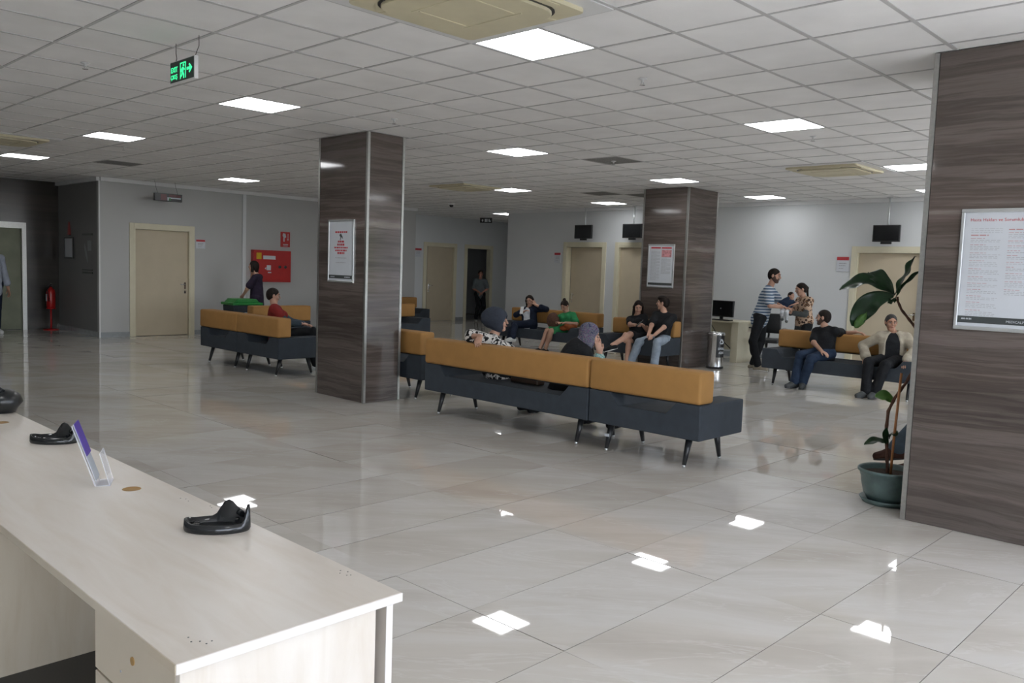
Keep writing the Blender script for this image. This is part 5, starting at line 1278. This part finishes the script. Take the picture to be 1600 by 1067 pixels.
# 15 person in the dark doorway
person('person in grey uniform shirt standing at the dark corridor doorway', (-18.62, 17.86, .82), (-18.62, 17.86, 1.27), (-18.60, 17.84, 1.43), -38,
       (-18.50, 17.66, .90), (-18.44, 17.78, .86), (-18.84, 17.70, 1.02), (-18.40, 18.05, 1.0), (-18.5, 17.7, .45), (-18.5, 17.9, .45), (-18.66, 17.76, .09), (-18.54, 17.94, .09), s=.92, skin='skin_red', res=.009, cres=.011,
       top=T('guard', .8, flare=.02), bottom=B('black'), shoes='c_black', hair='short')
# 16 person at the left edge
person('person in pale shirt and navy trousers cut off by the left picture edge', (-18.32, 4.62, .97), (-18.34, 4.62, 1.52), (-18.34, 4.62, 1.72), 20,
       (-18.02, 4.44, .84), (-18.55, 4.95, .86), (-18.10, 4.42, 1.12), (-18.6, 4.9, 1.15), (-18.2, 4.6, .5), (-18.3, 4.7, .5), (-18.22, 4.52, .09), (-18.50, 4.72, .09), s=1.05,
       top=T('white_shirt', 1.55, flare=.02, hem=.12), bottom=B('navy', flare=.02), shoes='c_white_shoe', hair='short', res=.009)
# 17 seated behind the right column
person('person behind the large right column, only legs in dark jeans and brown shoes in view', (-1.84, 7.42, .53), (-1.72, 7.44, 1.0), (-1.76, 7.42, 1.18), 185,
       (-2.1, 7.3, .62), (-2.1, 7.55, .62), (-1.85, 7.2, .7), (-1.85, 7.65, .7), (-2.4, 7.2, .62), (-2.4, 7.5, .6), (-2.38, 7.04, .24), (-2.30, 7.26, .09), pyaw=190, toeR=205, toeL=200, tpitch=(-8, 0), s=1.0,
       top=T('black', .7), bottom=B('slate', flare=.02), shoes='c_brown_shoe', sole='black', hair='short', res=.009)

# ---- things they hold or keep beside them
def phone(loc, d, up, label, mt='black_gloss'):
    d, up = Vector(d).normalized(), Vector(up).normalized(); n_ = d.cross(up).normalized(); up = n_.cross(d)
    bm = BM(); box(bm, -.036, .036, -.004, .004, -.074, .074, .003, 2); m4 = Matrix.Identity(4)
    for i in range(3): m4[i][0] = d[i]; m4[i][1] = n_[i]; m4[i][2] = up[i]
    bm.transform(m4); o = mesh_obj('phone', bm, mt, None, loc=loc); setp(o, label, 'phone')
    bm = BM(); box(bm, -.032, .032, -.0052, -.004, -.068, .068); bm.transform(m4); mesh_obj('phone_screen', bm, 'black', o)
phone((-11.33, 12.03, .80), (1, .2, 0), (-.1, .3, 1), 'white phone held by the woman in the black jacket', 'white')
phone((-8.09, 11.45, .78), (.8, -.6, .1), (.3, .5, .6), 'dark phone held by the woman in the black dress')
o = BM(); lathe(o, [(0, -.05), (.13, -.045), (.16, 0), (.13, .045), (0, .05)], seg=28)
for v in o.verts: v.co = Vector((v.co.x, v.co.z * .9, v.co.y))
setp(mesh_obj('round_bag', o, 'bark', None, True, loc=(-10.58, 12.12, .64)), 'round dark brown bag on the lap of the woman in green', 'bag')
f = Field(.01); rr = random.Random(4)
for k in range(9): f.ell((-10.22 + rr.uniform(-.13, .13), 12.17 + rr.uniform(-.06, .06), .50 + rr.uniform(0, .07)), np.eye(3), V3(rr.uniform(.05, .09), rr.uniform(.04, .07), rr.uniform(.03, .06)), .02)
o = skin_mesh('cloth_bag', f.build(), (-10.2, 12.2, 0), 'c_rust'); o.location = (-10.2, 12.2, 0); setp(o, 'rust coloured soft cloth bag between the woman in green and the sofa end', 'bag')
